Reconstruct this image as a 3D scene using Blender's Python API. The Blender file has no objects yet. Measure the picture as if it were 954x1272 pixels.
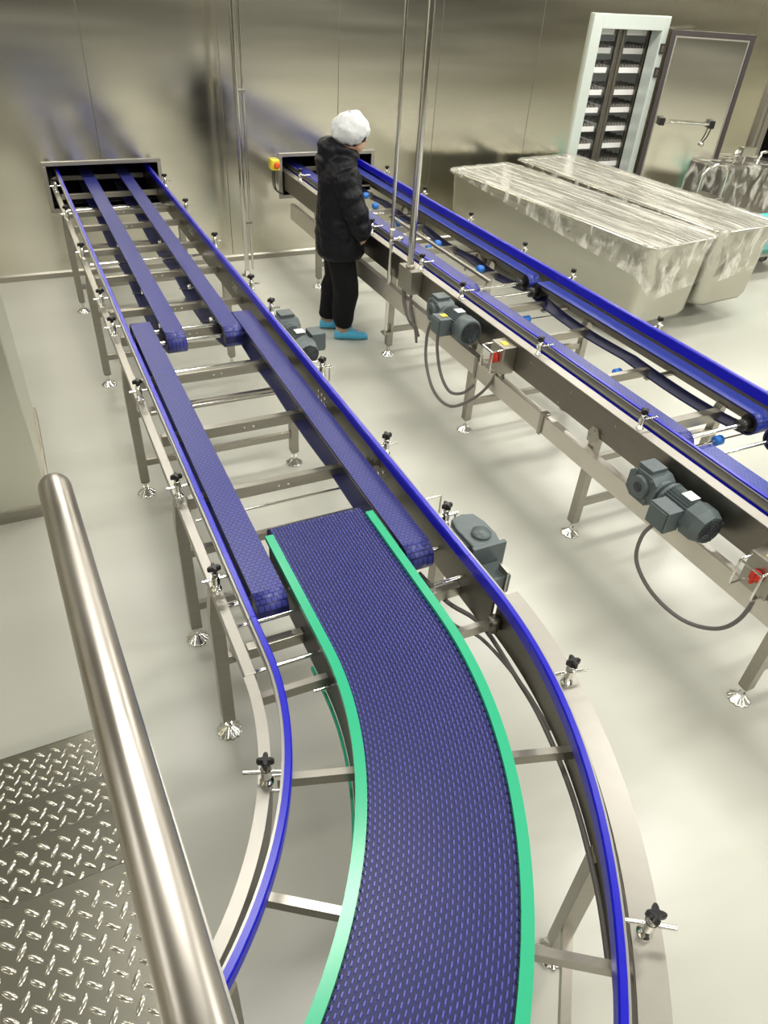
import bpy, math, random
from mathutils import Vector, Matrix, noise
random.seed(7)
scene = bpy.context.scene
COL = scene.collection
PI = math.pi
V = Vector

# ------------------------------------------------------------------ materials
def new_mat(name):
    m = bpy.data.materials.new(name); m.use_nodes = True
    nt = m.node_tree
    return m, nt, nt.nodes['Principled BSDF']

def pmat(name, col, rough=0.5, metal=0.0, noise_amt=0.0, scale=(8, 8, 8), bump=0.0, bump_scale=None, spec=0.5, coat=0.0, rough_var=0.0):
    m, nt, b = new_mat(name)
    b.inputs['Base Color'].default_value = (*col, 1)
    b.inputs['Roughness'].default_value = rough
    b.inputs['Metallic'].default_value = metal
    b.inputs['Specular IOR Level'].default_value = spec
    b.inputs['Coat Weight'].default_value = coat
    tc = nt.nodes.new('ShaderNodeTexCoord')
    mp = nt.nodes.new('ShaderNodeMapping'); mp.inputs['Scale'].default_value = scale
    nt.links.new(tc.outputs['Object'], mp.inputs['Vector'])
    nz = nt.nodes.new('ShaderNodeTexNoise'); nz.inputs['Scale'].default_value = 1.0; nz.inputs['Detail'].default_value = 4
    nt.links.new(mp.outputs['Vector'], nz.inputs['Vector'])
    if noise_amt:
        mx = nt.nodes.new('ShaderNodeMix'); mx.data_type = 'RGBA'
        mx.inputs['A'].default_value = (*[c * (1 - noise_amt) for c in col], 1)
        mx.inputs['B'].default_value = (*[min(1, c * (1 + noise_amt)) for c in col], 1)
        nt.links.new(nz.outputs['Fac'], mx.inputs['Factor'])
        nt.links.new(mx.outputs['Result'], b.inputs['Base Color'])
    if rough_var:
        mr = nt.nodes.new('ShaderNodeMapRange')
        mr.inputs['From Min'].default_value = .3; mr.inputs['From Max'].default_value = .7
        mr.inputs['To Min'].default_value = max(.02, rough - rough_var); mr.inputs['To Max'].default_value = rough + rough_var
        nt.links.new(nz.outputs['Fac'], mr.inputs['Value'])
        nt.links.new(mr.outputs['Result'], b.inputs['Roughness'])
    if bump:
        nb = nt.nodes.new('ShaderNodeTexNoise'); nb.inputs['Scale'].default_value = 1.0; nb.inputs['Detail'].default_value = 3
        mp2 = nt.nodes.new('ShaderNodeMapping'); mp2.inputs['Scale'].default_value = bump_scale or scale
        nt.links.new(tc.outputs['Object'], mp2.inputs['Vector']); nt.links.new(mp2.outputs['Vector'], nb.inputs['Vector'])
        bp = nt.nodes.new('ShaderNodeBump'); bp.inputs['Strength'].default_value = bump; bp.inputs['Distance'].default_value = .01
        nt.links.new(nb.outputs['Fac'], bp.inputs['Height']); nt.links.new(bp.outputs['Normal'], b.inputs['Normal'])
    return m

STEEL = pmat('brushed_steel', (.40, .378, .33), .36, 1.0, .10, (3, 60, 60))
STEEL_L = pmat('satin_steel_flange', (.44, .42, .38), .46, 1.0, .06, (20, 20, 20))
STEEL_D = pmat('dark_steel_plate', (.23, .212, .185), .38, 1.0, .10, (2, 4, 40))
CHROME = pmat('polished_steel', (.78, .77, .73), .13, 1.0)
WALL = None
RAILB = pmat('blue_guide_plastic', (.004, .003, .47), .32, 0, .05, (6, 6, 6), spec=.6)
BELT_IN = pmat('belt_inner_navy', (.005, .007, .065), .5)
CHAN = pmat('rail_channel_alloy', (.40, .39, .355), .38, .55)
DUCT = pmat('duct_steel', (.66, .62, .56), .36, .85, .08, (3, 3, 3))
PART = pmat('partition_panel', (.72, .715, .63), .30, .9, .05, (1, 1, 4))
GREEN = pmat('green_wear_strip', (.03, .45, .235), .25, 0, spec=.7)
DASH = pmat('link_rib_violet', (.085, .09, .40), .35, 0, .25, (30, 30, 30))
NAVY = pmat('link_belt_navy', (.006, .007, .085), .45)
BLACK = pmat('black_plastic', (.008, .007, .007), .38)
RUBBER = pmat('grey_cable_rubber', (.14, .13, .12), .5)
CASTR = pmat('brown_caster_rubber', (.10, .05, .035), .5)
MOTOR = pmat('motor_grey_paint', (.105, .13, .135), .42, .25, .12, (30, 30, 30), .15, (90, 90, 90))
MOTOR_D = pmat('motor_dark_recess', (.03, .035, .04), .5)
WHITE = pmat('white_plate', (.75, .75, .74), .4)
YELLOW = pmat('yellow_plastic', (.85, .72, .05), .4)
ORANGE = pmat('orange_red_knob', (.75, .10, .02), .35)
RED = pmat('red_switch', (.65, .03, .01), .35)
BLUE_IDL = pmat('bright_blue_wheel', (.02, .17, .62), .35)
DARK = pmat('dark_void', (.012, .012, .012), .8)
JACKET = pmat('black_quilted_nylon', (.005, .005, .008), .48, 0, .3, (40, 40, 40), .35, (25, 25, 18), spec=.22)
TROUSER = pmat('black_trouser_cloth', (.005, .005, .007), .75, 0, .2, (60, 60, 60), .2, (40, 40, 40), spec=.2)
SKIN = pmat('skin', (.56, .33, .22), .5, 0, .06, (60, 60, 60))
HAIR = pmat('black_hair', (.008, .007, .007), .5)
CAP = pmat('white_bouffant_fabric', (.70, .71, .71), .6, 0, .10, (30, 30, 30), 1.0, (28, 28, 22))
COVER = pmat('blue_shoe_film', (.08, .42, .66), .28, 0, .2, (40, 40, 40), .8, (45, 45, 45))
SHOE = pmat('tan_shoe', (.38, .28, .20), .6)
DOORF = pmat('pale_door_frame', (.66, .72, .68), .35, .3, .03, (6, 6, 6))
GASKET = pmat('door_gasket_dark', (.05, .04, .04), .5)
TRAYW = pmat('pale_tray_edge', (.85, .84, .83), .35, .0)
WIRE = pmat('tray_contents_grey', (.20, .19, .17), .6, .4, .5, (60, 60, 60), .8, (80, 80, 80))
TURQ = pmat('turquoise_plastic', (.10, .62, .60), .35)
TUB = pmat('tub_stainless', (.52, .51, .45), .27, 1.0, .05, (3, 3, 9), .05, (3, 3, 5))
RAIL_TUBE = pmat('handrail_steel', (.52, .485, .435), .33, 1.0, .08, (5, 5, 5), .10, (7, 5, 7), rough_var=.06)
DIAMOND = pmat('checker_plate_steel', (.44, .425, .36), .27, 1.0, .06, (6, 6, 6))
LENS = pmat('checker_plate_lug', (.60, .58, .51), .22, 1.0)
CEILM = pmat('ceiling_panel_grey', (.42, .42, .39), .5)

def belt_mat(name, col, sx, sy):
    m, nt, b = new_mat(name)
    tc = nt.nodes.new('ShaderNodeTexCoord')
    mp = nt.nodes.new('ShaderNodeMapping'); mp.inputs['Rotation'].default_value = (0, 0, 0)
    nt.links.new(tc.outputs['Object'], mp.inputs['Vector'])
    bk = nt.nodes.new('ShaderNodeTexBrick')
    bk.inputs['Scale'].default_value = 1.0
    bk.inputs['Brick Width'].default_value = sx; bk.inputs['Row Height'].default_value = sy
    bk.inputs['Mortar Size'].default_value = .0026; bk.inputs['Mortar Smooth'].default_value = .4
    bk.inputs['Color1'].default_value = (*col, 1)
    bk.inputs['Color2'].default_value = (*[c * .88 for c in col], 1)
    bk.inputs['Mortar'].default_value = (*[c * .34 for c in col], 1)
    nt.links.new(mp.outputs['Vector'], bk.inputs['Vector'])
    nt.links.new(bk.outputs['Color'], b.inputs['Base Color'])
    bp = nt.nodes.new('ShaderNodeBump'); bp.invert = True; bp.inputs['Strength'].default_value = .6; bp.inputs['Distance'].default_value = .002
    nt.links.new(bk.outputs['Fac'], bp.inputs['Height']); nt.links.new(bp.outputs['Normal'], b.inputs['Normal'])
    b.inputs['Roughness'].default_value = .36
    return m
BELT = belt_mat('blue_modular_belt', (.056, .064, .33), .021, .015)
BELT_R = belt_mat('blue_modular_belt_bright', (.030, .055, .40), .022, .0125)

def wall_mat():
    m, nt, b = new_mat('brushed_wall_panel')
    L = nt.links.new
    tc = nt.nodes.new('ShaderNodeTexCoord')
    def nz(scale, det=3):
        mp = nt.nodes.new('ShaderNodeMapping'); mp.inputs['Scale'].default_value = scale
        L(tc.outputs['Object'], mp.inputs['Vector'])
        n = nt.nodes.new('ShaderNodeTexNoise'); n.inputs['Scale'].default_value = 1; n.inputs['Detail'].default_value = det
        L(mp.outputs['Vector'], n.inputs['Vector']); return n
    n1 = nz((.35, .35, 5), 2)
    mx = nt.nodes.new('ShaderNodeMix'); mx.data_type = 'RGBA'
    mx.inputs['A'].default_value = (.70, .675, .575, 1); mx.inputs['B'].default_value = (.82, .79, .68, 1)
    L(n1.outputs['Fac'], mx.inputs['Factor']); L(mx.outputs['Result'], b.inputs['Base Color'])
    b.inputs['Metallic'].default_value = 1
    n2 = nz((.3, .3, 3.5), 2)
    mr = nt.nodes.new('ShaderNodeMapRange'); mr.inputs['From Min'].default_value = .3; mr.inputs['From Max'].default_value = .7
    mr.inputs['To Min'].default_value = .14; mr.inputs['To Max'].default_value = .23
    L(n2.outputs['Fac'], mr.inputs['Value']); L(mr.outputs['Result'], b.inputs['Roughness'])
    n3 = nz((.6, .6, 1.3), 1)
    bp = nt.nodes.new('ShaderNodeBump'); bp.inputs['Strength'].default_value = .16; bp.inputs['Distance'].default_value = .02
    L(n3.outputs['Fac'], bp.inputs['Height']); L(bp.outputs['Normal'], b.inputs['Normal'])
    return m
WALL = wall_mat()

def floor_mat():
    m, nt, b = new_mat('epoxy_floor'); L = nt.links.new
    tc = nt.nodes.new('ShaderNodeTexCoord')
    def nz(scale, det=3):
        mp = nt.nodes.new('ShaderNodeMapping'); mp.inputs['Scale'].default_value = scale
        L(tc.outputs['Object'], mp.inputs['Vector'])
        n = nt.nodes.new('ShaderNodeTexNoise'); n.inputs['Scale'].default_value = 1; n.inputs['Detail'].default_value = det
        L(mp.outputs['Vector'], n.inputs['Vector']); return n
    n1 = nz((.7, 1.6, 1), 3)
    mx = nt.nodes.new('ShaderNodeMix'); mx.data_type = 'RGBA'
    mx.inputs['A'].default_value = (.50, .50, .435, 1); mx.inputs['B'].default_value = (.60, .60, .53, 1)
    L(n1.outputs['Fac'], mx.inputs['Factor']); L(mx.outputs['Result'], b.inputs['Base Color'])
    b.inputs['Roughness'].default_value = .30
    b.inputs['Specular IOR Level'].default_value = .6
    n2 = nz((1.6, 3.5, 1), 2)
    bp = nt.nodes.new('ShaderNodeBump'); bp.inputs['Strength'].default_value = .22; bp.inputs['Distance'].default_value = .03
    L(n2.outputs['Fac'], bp.inputs['Height']); L(bp.outputs['Normal'], b.inputs['Normal'])
    return m
FLOOR = floor_mat()

def film_mat(name='clear_stretch_film', sc=(22, 1.6, 5), lo=.26, hi=.88, f0=.42, f1=.72):
    m = bpy.data.materials.new(name); m.use_nodes = True
    nt = m.node_tree; L = nt.links.new
    nt.nodes.clear()
    out = nt.nodes.new('ShaderNodeOutputMaterial')
    tr = nt.nodes.new('ShaderNodeBsdfTransparent')
    pr = nt.nodes.new('ShaderNodeBsdfPrincipled')
    pr.inputs['Base Color'].default_value = (.74, .73, .66, 1); pr.inputs['Roughness'].default_value = .16
    pr.inputs['Specular IOR Level'].default_value = .9
    mx = nt.nodes.new('ShaderNodeMixShader')
    tc = nt.nodes.new('ShaderNodeTexCoord')
    mp = nt.nodes.new('ShaderNodeMapping'); mp.inputs['Scale'].default_value = sc
    L(tc.outputs['Object'], mp.inputs['Vector'])
    nz = nt.nodes.new('ShaderNodeTexNoise'); nz.inputs['Scale'].default_value = 1; nz.inputs['Detail'].default_value = 6; nz.inputs['Distortion'].default_value = .6
    L(mp.outputs['Vector'], nz.inputs['Vector'])
    mr = nt.nodes.new('ShaderNodeMapRange'); mr.inputs['From Min'].default_value = f0; mr.inputs['From Max'].default_value = f1
    mr.inputs['To Min'].default_value = lo; mr.inputs['To Max'].default_value = hi
    L(nz.outputs['Fac'], mr.inputs['Value']); L(mr.outputs['Result'], mx.inputs['Fac'])
    bp = nt.nodes.new('ShaderNodeBump'); bp.inputs['Strength'].default_value = .8; bp.inputs['Distance'].default_value = .01
    L(nz.outputs['Fac'], bp.inputs['Height']); L(bp.outputs['Normal'], pr.inputs['Normal'])
    L(tr.outputs[0], mx.inputs[1]); L(pr.outputs[0], mx.inputs[2]); L(mx.outputs[0], out.inputs['Surface'])
    return m
FILM = film_mat()
FILM_S = film_mat('clear_film_crumpled', (9, 9, 5), .07, .85, .47, .68)

# ------------------------------------------------------------------ mesh builder
class MB:
    def __init__(s): s.v = []; s.f = []; s.m = []; s.s = []
    def add(s, vs, fs, mi=0, smooth=False):
        o = len(s.v); s.v += [V(p) for p in vs]
        for f in fs: s.f.append([o + i for i in f]); s.m.append(mi); s.s.append(smooth)
    def box(s, lo, hi, mi=0, M=None):
        x0, y0, z0 = lo; x1, y1, z1 = hi
        vs = [V(p) for p in ((x0,y0,z0),(x1,y0,z0),(x1,y1,z0),(x0,y1,z0),(x0,y0,z1),(x1,y0,z1),(x1,y1,z1),(x0,y1,z1))]
        if M: vs = [M @ p for p in vs]
        s.add(vs, [(0,3,2,1),(4,5,6,7),(0,1,5,4),(1,2,6,5),(2,3,7,6),(3,0,4,7)], mi)
    def bar(s, p0, p1, w, h, mi=0, up=(0,0,1)):
        p0, p1 = V(p0), V(p1); d = (p1 - p0).normalized(); u = V(up)
        if abs(d.dot(u)) > .98: u = V((0,1,0))
        r = d.cross(u).normalized(); u = r.cross(d).normalized()
        vs = []
        for p in (p0, p1):
            for a, b in ((-1,-1),(1,-1),(1,1),(-1,1)): vs.append(p + r * a * w/2 + u * b * h/2)
        s.add(vs, [(0,1,2,3)[::-1],(4,5,6,7),(0,1,5,4),(1,2,6,5),(2,3,7,6),(3,0,4,7)], mi)
    def tube(s, pts, r, n=12, mi=0, caps=True, radii=None, sm=0):
        pts = [V(p) for p in pts]
        if sm:
            out = []
            for i in range(len(pts)-1):
                p0, p1, p2, p3 = pts[max(0,i-1)], pts[i], pts[i+1], pts[min(len(pts)-1,i+2)]
                for q in range(sm):
                    t = q/sm; out.append(.5*((2*p1) + (p2-p0)*t + (2*p0-5*p1+4*p2-p3)*t*t + (3*p1-p0-3*p2+p3)*t**3))
            pts = out + [pts[-1]]
        rings = []; prev = None
        for i, p in enumerate(pts):
            a = pts[max(0, i-1)]; b = pts[min(len(pts)-1, i+1)]
            d = (b - a).normalized()
            if prev is None:
                u = V((0,0,1)) if abs(d.z) < .9 else V((1,0,0))
                u = (u - d * u.dot(d)).normalized()
            else:
                u = (prev - d * prev.dot(d)).normalized()
            prev = u; w = d.cross(u)
            rr = radii[i] if radii else r
            rings.append([p + (u * math.cos(2*PI*k/n) + w * math.sin(2*PI*k/n)) * rr for k in range(n)])
        s.loft(rings, mi, True, caps)
    def loft(s, rings, mi=0, smooth=True, caps=True, closed=True):
        n = len(rings[0]); vs = [p for r in rings for p in r]; fs = []
        for i in range(len(rings)-1):
            for k in range(n if closed else n-1):
                k2 = (k+1) % n
                fs.append((i*n+k, i*n+k2, (i+1)*n+k2, (i+1)*n+k))
        s.add(vs, fs, mi, smooth)
        if caps:
            s.add(rings[0], [tuple(range(n))[::-1]], mi, False); s.add(rings[-1], [tuple(range(n))], mi, False)
    def lathe(s, prof, M=None, n=20, mi=0, smooth=True, flute=0, fn=0):
        M = M or Matrix()
        rings = []
        for r, z in prof:
            rings.append([M @ V((r*(1+(flute*math.cos(fn*2*PI*k/n) if fn else 0))*math.cos(2*PI*k/n), r*(1+(flute*math.cos(fn*2*PI*k/n) if fn else 0))*math.sin(2*PI*k/n), z)) for k in range(n)])
        s.loft(rings, mi, smooth)
    def prism(s, poly, z0, z1, M=None, mi=0):
        M = M or Matrix(); n = len(poly)
        a = [M @ V((x, y, z0)) for x, y in poly]; b = [M @ V((x, y, z1)) for x, y in poly]
        s.add(a + b, [tuple(range(n))[::-1], tuple(range(n, 2*n))] + [(i, (i+1)%n, n+(i+1)%n, n+i) for i in range(n)], mi)
    def sweep(s, prof, stations, mi=0, smooth=False, caps=True):
        rings = [[st(x, z) for x, z in prof] for st in stations]
        s.loft(rings, mi, smooth, caps)
    def ell(s, c, rx, ry, rz, mi=0, nu=14, nv=9, M=None):
        M = M or Matrix()
        rings = []
        for j in range(1, nv):
            t = -PI/2 + PI*j/nv
            rings.append([M @ V((c[0]+rx*math.cos(t)*math.cos(2*PI*k/nu), c[1]+ry*math.cos(t)*math.sin(2*PI*k/nu), c[2]+rz*math.sin(t))) for k in range(nu)])
        s.loft(rings, mi, True, True)
    def build(s, name, mats, parent=None, smooth_all=None, bevel=0, local=False):
        off = V((0,0,0))
        if parent is not None and not local: off = world_loc(parent)
        me = bpy.data.meshes.new(name)
        me.from_pydata([tuple(p - off) for p in s.v], [], s.f)
        if not isinstance(mats, (list, tuple)): mats = [mats]
        for m in mats: me.materials.append(m)
        for i, p in enumerate(me.polygons):
            p.material_index = s.m[i]; p.use_smooth = s.s[i] if smooth_all is None else smooth_all
        me.update()
        o = bpy.data.objects.new(name, me); COL.objects.link(o)
        if parent is not None: o.parent = parent
        if bevel:
            b = o.modifiers.new('bevel', 'BEVEL'); b.width = bevel; b.segments = 2; b.limit_method = 'ANGLE'; b.angle_limit = .9
        return o

def world_loc(o):
    l = V(o.location)
    while o.parent: o = o.parent; l = l + V(o.location)
    return l
def thing(name, label, cat, loc=(0,0,0), group=None):
    o = bpy.data.objects.new(name, None); COL.objects.link(o); o.location = loc; o.empty_display_size = .1
    o['label'] = label; o['category'] = cat
    if group: o['group'] = group
    return o
def tag(o, label, cat, group=None):
    o['label'] = label; o['category'] = cat
    if group: o['group'] = group
    return o
def struct(o): o['kind'] = 'structure'; return o
def plabel(o, t): o['label'] = t; return o
def dup(src, parent=None, loc=None, rotz=None, deep=True):
    c = src.copy(); COL.objects.link(c)
    if parent is not None: c.parent = parent
    if loc is not None: c.location = loc
    if rotz is not None: c.rotation_euler = (0, 0, rotz)
    if deep:
        for ch in list(src.children):
            d = ch.copy(); COL.objects.link(d); d.parent = c
            for g in list(ch.children):
                e = g.copy(); COL.objects.link(e); e.parent = d
    return c
def T(x, y, z): return Matrix.Translation((x, y, z))
def RX(a): return Matrix.Rotation(a, 4, 'X')
def RY(a): return Matrix.Rotation(a, 4, 'Y')
def RZ(a): return Matrix.Rotation(a, 4, 'Z')

# ------------------------------------------------------------------ camera
CAMH = 2.5994
yaw, pitch, roll = 0.48626935, 0.66258673, 0.07279122
f = V((math.sin(yaw)*math.cos(pitch), math.cos(yaw)*math.cos(pitch), -math.sin(pitch)))
r = V((math.cos(yaw), -math.sin(yaw), 0)); u = r.cross(f)
r2 = r*math.cos(roll) + u*math.sin(roll); u2 = u*math.cos(roll) - r*math.sin(roll)
cam = bpy.data.cameras.new('camera'); cam.sensor_fit = 'HORIZONTAL'; cam.sensor_width = 36; cam.lens = 882.57/954*36
cam.clip_start = .02; cam.clip_end = 100
co = bpy.data.objects.new('camera', cam); COL.objects.link(co)
co.matrix_world = Matrix(((r2.x, u2.x, -f.x, 0), (r2.y, u2.y, -f.y, 0), (r2.z, u2.z, -f.z, CAMH), (0, 0, 0, 1)))
scene.camera = co

# ------------------------------------------------------------------ room
YW = 7.38
XL, XR, YB, ZC = -4.0, 13.0, -9.0, 3.3
def holed_wall(name, x0, x1, z0, z1, holes, y, th, mat):
    xs = sorted({x0, x1, *[h[0] for h in holes], *[h[1] for h in holes]})
    zs = sorted({z0, z1, *[h[2] for h in holes], *[h[3] for h in holes]})
    b = MB()
    for i in range(len(xs)-1):
        for j in range(len(zs)-1):
            cx, cz = (xs[i]+xs[i+1])/2, (zs[j]+zs[j+1])/2
            if any(h[0] < cx < h[1] and h[2] < cz < h[3] for h in holes): continue
            b.box((xs[i], y, zs[j]), (xs[i+1], y+th, zs[j+1]))
    return struct(b.build(name, mat))
holes = [(.29, 1.25, .62, .975), (2.465, 3.44, .62, .975), (6.10, 6.985, 0, 2.13), (9.22, 10.4, 0, 1.62)]
holed_wall('wall_back', XL, XR, 0, ZC, holes, YW, .12, WALL)
b = MB(); b.box((XL, YB, -.1), (XR, YW+3.2, 0)); struct(b.build('floor', FLOOR))
b = MB(); b.box((XL, YB, ZC), (XR, YW+3.2, ZC+.1)); struct(b.build('ceiling', CEILM))
b = MB(); b.box((XL-.1, YB, 0), (XL, YW+3.2, ZC)); struct(b.build('wall_left', WALL))
b = MB(); b.box((XR, YB, 0), (XR+.1, YW+3.2, ZC)); struct(b.build('wall_right', WALL))
b = MB(); b.box((XL, YB-.1, 0), (XR, YB, ZC)); struct(b.build('wall_front', pmat('far_end_wall', (.055, .05, .04), .6)))
b = MB(); b.box((XL, YW+3.1, 0), (XR, YW+3.2, ZC)); struct(b.build('wall_far', pmat('far_room_wall', (.42, .42, .40), .5)))
# panel seams
SEAM = pmat('seam_line', (.16, .15, .12), .5, .6)
k = 1
for x in (-.4, .768, 1.906, 3.06, 4.153, 5.346, 8.47):
    z0 = 1.02 if x in (.768, 3.06) else .07
    b = MB(); b.box((x-.003, YW-.0015, z0), (x+.003, YW+.01, ZC)); struct(b.build('trim_%d' % k, SEAM)); k += 1
# skirting of the back wall (avoids door openings)
BASE = pmat('skirting_steel', (.48, .455, .39), .33, 1.0, .08, (2, 20, 20))
for n_, (x0, x1) in enumerate(((XL, 6.0), (7.05, 9.1))):
    b = MB()
    b.add([(x0,YW-.022,0),(x1,YW-.022,0),(x1,YW-.018,.045),(x0,YW-.018,.045),(x0,YW,.06),(x1,YW,.06),(x1,YW,0),(x0,YW,0)],
          [(0,1,2,3),(3,2,5,4),(0,3,4,7),(1,6,5,2)])
    struct(b.build('baseboard_back' if n_ == 0 else 'baseboard_back_right', BASE))
# conveyor pass-through frames with black boxes behind for the unlit interior
for n_, (x0, x1) in enumerate(((.255, 1.285), (2.43, 3.475))):
    b = MB()
    z0, z1, w = .585, 1.01, .035
    for lo, hi in (((x0, z1-w), (x1, z1)), ((x0, z0), (x1, z0+w)), ((x0, z0+w), (x0+w, z1-w)), ((x1-w, z0+w), (x1, z1-w))):
        b.box((lo[0], YW-.015, lo[1]), (hi[0], YW+.13, hi[1]))
    struct(b.build('trim_%d' % (20+n_), STEEL_L, bevel=.003))
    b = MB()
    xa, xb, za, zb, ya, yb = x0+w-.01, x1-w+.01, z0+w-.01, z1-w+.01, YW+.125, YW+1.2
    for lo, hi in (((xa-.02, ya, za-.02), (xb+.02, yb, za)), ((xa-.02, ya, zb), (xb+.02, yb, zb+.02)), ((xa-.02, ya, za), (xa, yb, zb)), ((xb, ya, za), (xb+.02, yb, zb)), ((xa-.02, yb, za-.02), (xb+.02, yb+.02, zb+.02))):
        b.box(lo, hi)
    struct(b.build('trim_%d' % (22+n_), DARK))  # not trim: black box that paints in the darkness past the opening
# partition end on the left
b = MB(); b.box((-2.2, 3.62, 0), (-.215, 4.74, ZC)); struct(b.build('wall_partition', PART, bevel=.006))
b = MB(); b.box((-2.21, 3.605, 0), (-.20, 3.62, .07)); b.box((-.215, 3.605, 0), (-.20, 4.755, .07)); struct(b.build('baseboard_partition', STEEL))

# doorway, frame, open leaf
b = MB()
fx0, fx1, fz = 5.975, 7.055, 2.255
b.box((fx0, YW-.04, 0), (6.11, YW+.13, fz)); b.box((6.965, YW-.04, 0), (fx1, YW+.13, fz)); b.box((6.11, YW-.04, 2.12), (6.965, YW+.13, fz))
df = struct(b.build('door_1', DOORF, bevel=.006))
for zz in (1.95, 1.72):
    b = MB(); b.box((6.985, YW-.06, zz-.05), (7.035, YW-.041, zz+.05)); b.box((6.995, YW-.066, zz-.03), (7.025, YW-.061, zz+.03), 1)
    b.build('strike_plate', [GASKET, STEEL], df)
hx, hy = 7.075, YW-.06
ang = math.atan2(6.94-YW+.02, 7.91-7.075)
Md = T(hx, hy, .06) @ RZ(ang)
b = MB(); b.box((0, -.035, 0), (.95, .035, 2.08), 0, Md)
leaf = struct(b.build('door_2', STEEL_D, bevel=.004))
leaf['label'] = 'open steel cold-room door leaf'
b = MB(); b.box((.0, -.05, 0), (.05, -.036, 2.08), 0, Md); b.box((.90, -.05, 0), (.95, -.036, 2.08), 0, Md); b.box((.05, -.05, 2.03), (.90, -.036, 2.08), 0, Md); b.box((.05, -.05, 0), (.90, -.036, .05), 0, Md)
b.build('door_gasket', GASKET, leaf)
b = MB()
for lo, hi in (((.055, .055), (.07, 2.025)), ((.88, .055), (.895, 2.025)), ((.07, 2.01), (.88, 2.025)), ((.07, .055), (.88, .07))):
    b.box((lo[0], -.045, lo[1]), (hi[0], -.036, hi[1]), 0, Md)
b.build('door_trim', STEEL_L, leaf)
b = MB(); b.box((.072, -.040, .072), (.878, -.036, 2.008), 0, Md); b.build('door_panel', WALL, leaf)
b = MB(); b.tube([Md @ V((.14, -.09, 1.18)), Md @ V((.72, -.09, 1.18))], .013, 10)
b.build('door_bar', CHROME, leaf)
b = MB()
for xx in (.13, .73): b.box((xx-.03, -.115, 1.14), (xx+.03, -.041, 1.22), 0, Md)
b.build('bar_bracket', BLACK, leaf)
b = MB(); b.tube([Md @ V((.74, -.09, 1.15)), Md @ V((.72, -.085, 1.05)), Md @ V((.69, -.07, .98))], .007, 8); b.ell((0,0,0), .03, .02, .03, 1, M=Md @ T(.69, -.065, .96))
b.build('door_latch', [BLACK, CHROME], leaf)

# second doorway at far right
b = MB(); b.box((9.0, YW-.05, 0), (9.06, YW+.13, 1.78)); b.box((9.12, YW-.03, 0), (9.22, YW+.13, 1.70)); b.box((9.06, YW-.05, 1.70), (10.5, YW+.13, 1.78))
struct(b.build('door_3', STEEL_L, bevel=.004))
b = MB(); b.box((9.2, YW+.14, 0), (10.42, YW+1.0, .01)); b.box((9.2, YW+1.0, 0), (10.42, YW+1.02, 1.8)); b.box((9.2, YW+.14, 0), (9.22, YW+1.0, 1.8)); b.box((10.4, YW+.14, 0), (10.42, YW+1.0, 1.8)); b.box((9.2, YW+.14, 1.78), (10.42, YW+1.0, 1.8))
struct(b.build('trim_30', DARK))  # black box, its colour stands in for the dark room past the doorway

# bakery rack behind the doorway
RY0 = YW + .22
rack = thing('tray_rack', 'tall stainless tray rack standing inside the open cold-room doorway', 'rack', (6.6, RY0+.3, 0))
def rack_post(x, w, y):
    b = MB(); b.box((x-w/2, y, .08), (x+w/2, y+.05, 2.2)); b.build('post', STEEL_D, rack, bevel=.012)
for x, w in ((5.92, .05), (6.56, .05), (6.635, .05), (7.04, .11)): rack_post(x, w, RY0-.04)
b = MB(); b.box((6.585, RY0-.02, .13), (6.61, RY0+.0, 2.19)); b.build('post', CHROME, rack)
for x in (5.92, 6.555, 7.12):
    b = MB(); b.box((x-.025, RY0+.6, .08), (x+.025, RY0+.65, 2.2)); b.build('post', STEEL_D, rack)
b = MB()
b.box((5.9, RY0-.04, .08), (7.18, RY0+.65, .12)); b.build('base_frame', STEEL, rack)
b = MB(); b.box((5.9, RY0-.04, 2.2), (7.18, RY0+.65, 2.23)); b.build('top_frame', STEEL, rack)
for x in (5.95, 7.12):
    for y in (RY0, RY0+.6):
        b = MB(); b.lathe([(.0, -.015), (.045, -.015), (.045, .015), (0, .015)], T(x, y, .045) @ RY(PI/2), 16); b.box((x-.02, y-.03, .045), (x+.02, y+.03, .082)); b.build('caster', BLACK, rack)
levels = [.27, .46, .67, .88, 1.07, 1.27, 1.455, 1.68, 1.87, 2.05]
tray0 = None
names = ['lowest', 'second-lowest', 'third-lowest', 'fourth-lowest', 'fifth-lowest', 'fifth from the top', 'fourth from the top', 'third from the top', 'second from the top', 'topmost']
for i, z in enumerate(levels):
    for side, xc in (('left', 6.235), ('right', 6.95)):
        if tray0 is None:
            tray0 = thing('tray', 'x', 'tray', (xc, RY0+.3, z), 'trays on the cold-room rack')
            b = MB(); w = .275
            b.box((-w, -.29, 0), (w, .29, .012)); b.box((-w, -.295, 0), (w, -.283, .055)); b.box((-w, .283, 0), (w, .295, .055)); b.box((-w, -.283, .012), (-w+.012, .283, .055)); b.box((w-.012, -.283, .012), (w, .283, .055))
            b.build('tray_rim', TRAYW, tray0, local=True)
            b = MB(); n = 0
            for gx in range(11):
                for gy in range(5):
                    b.ell((-.24+gx*.048, -.25+gy*.11, .055), .022, .045, .035, 0, 8, 5)
            b.build('tray_contents', WIRE, tray0, local=True)
            t = tray0
        else:
            t = dup(tray0, loc=(xc, RY0+.3, z))
        t['label'] = '%s tray on the %s side of the rack in the doorway' % (names[i], side)

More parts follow.
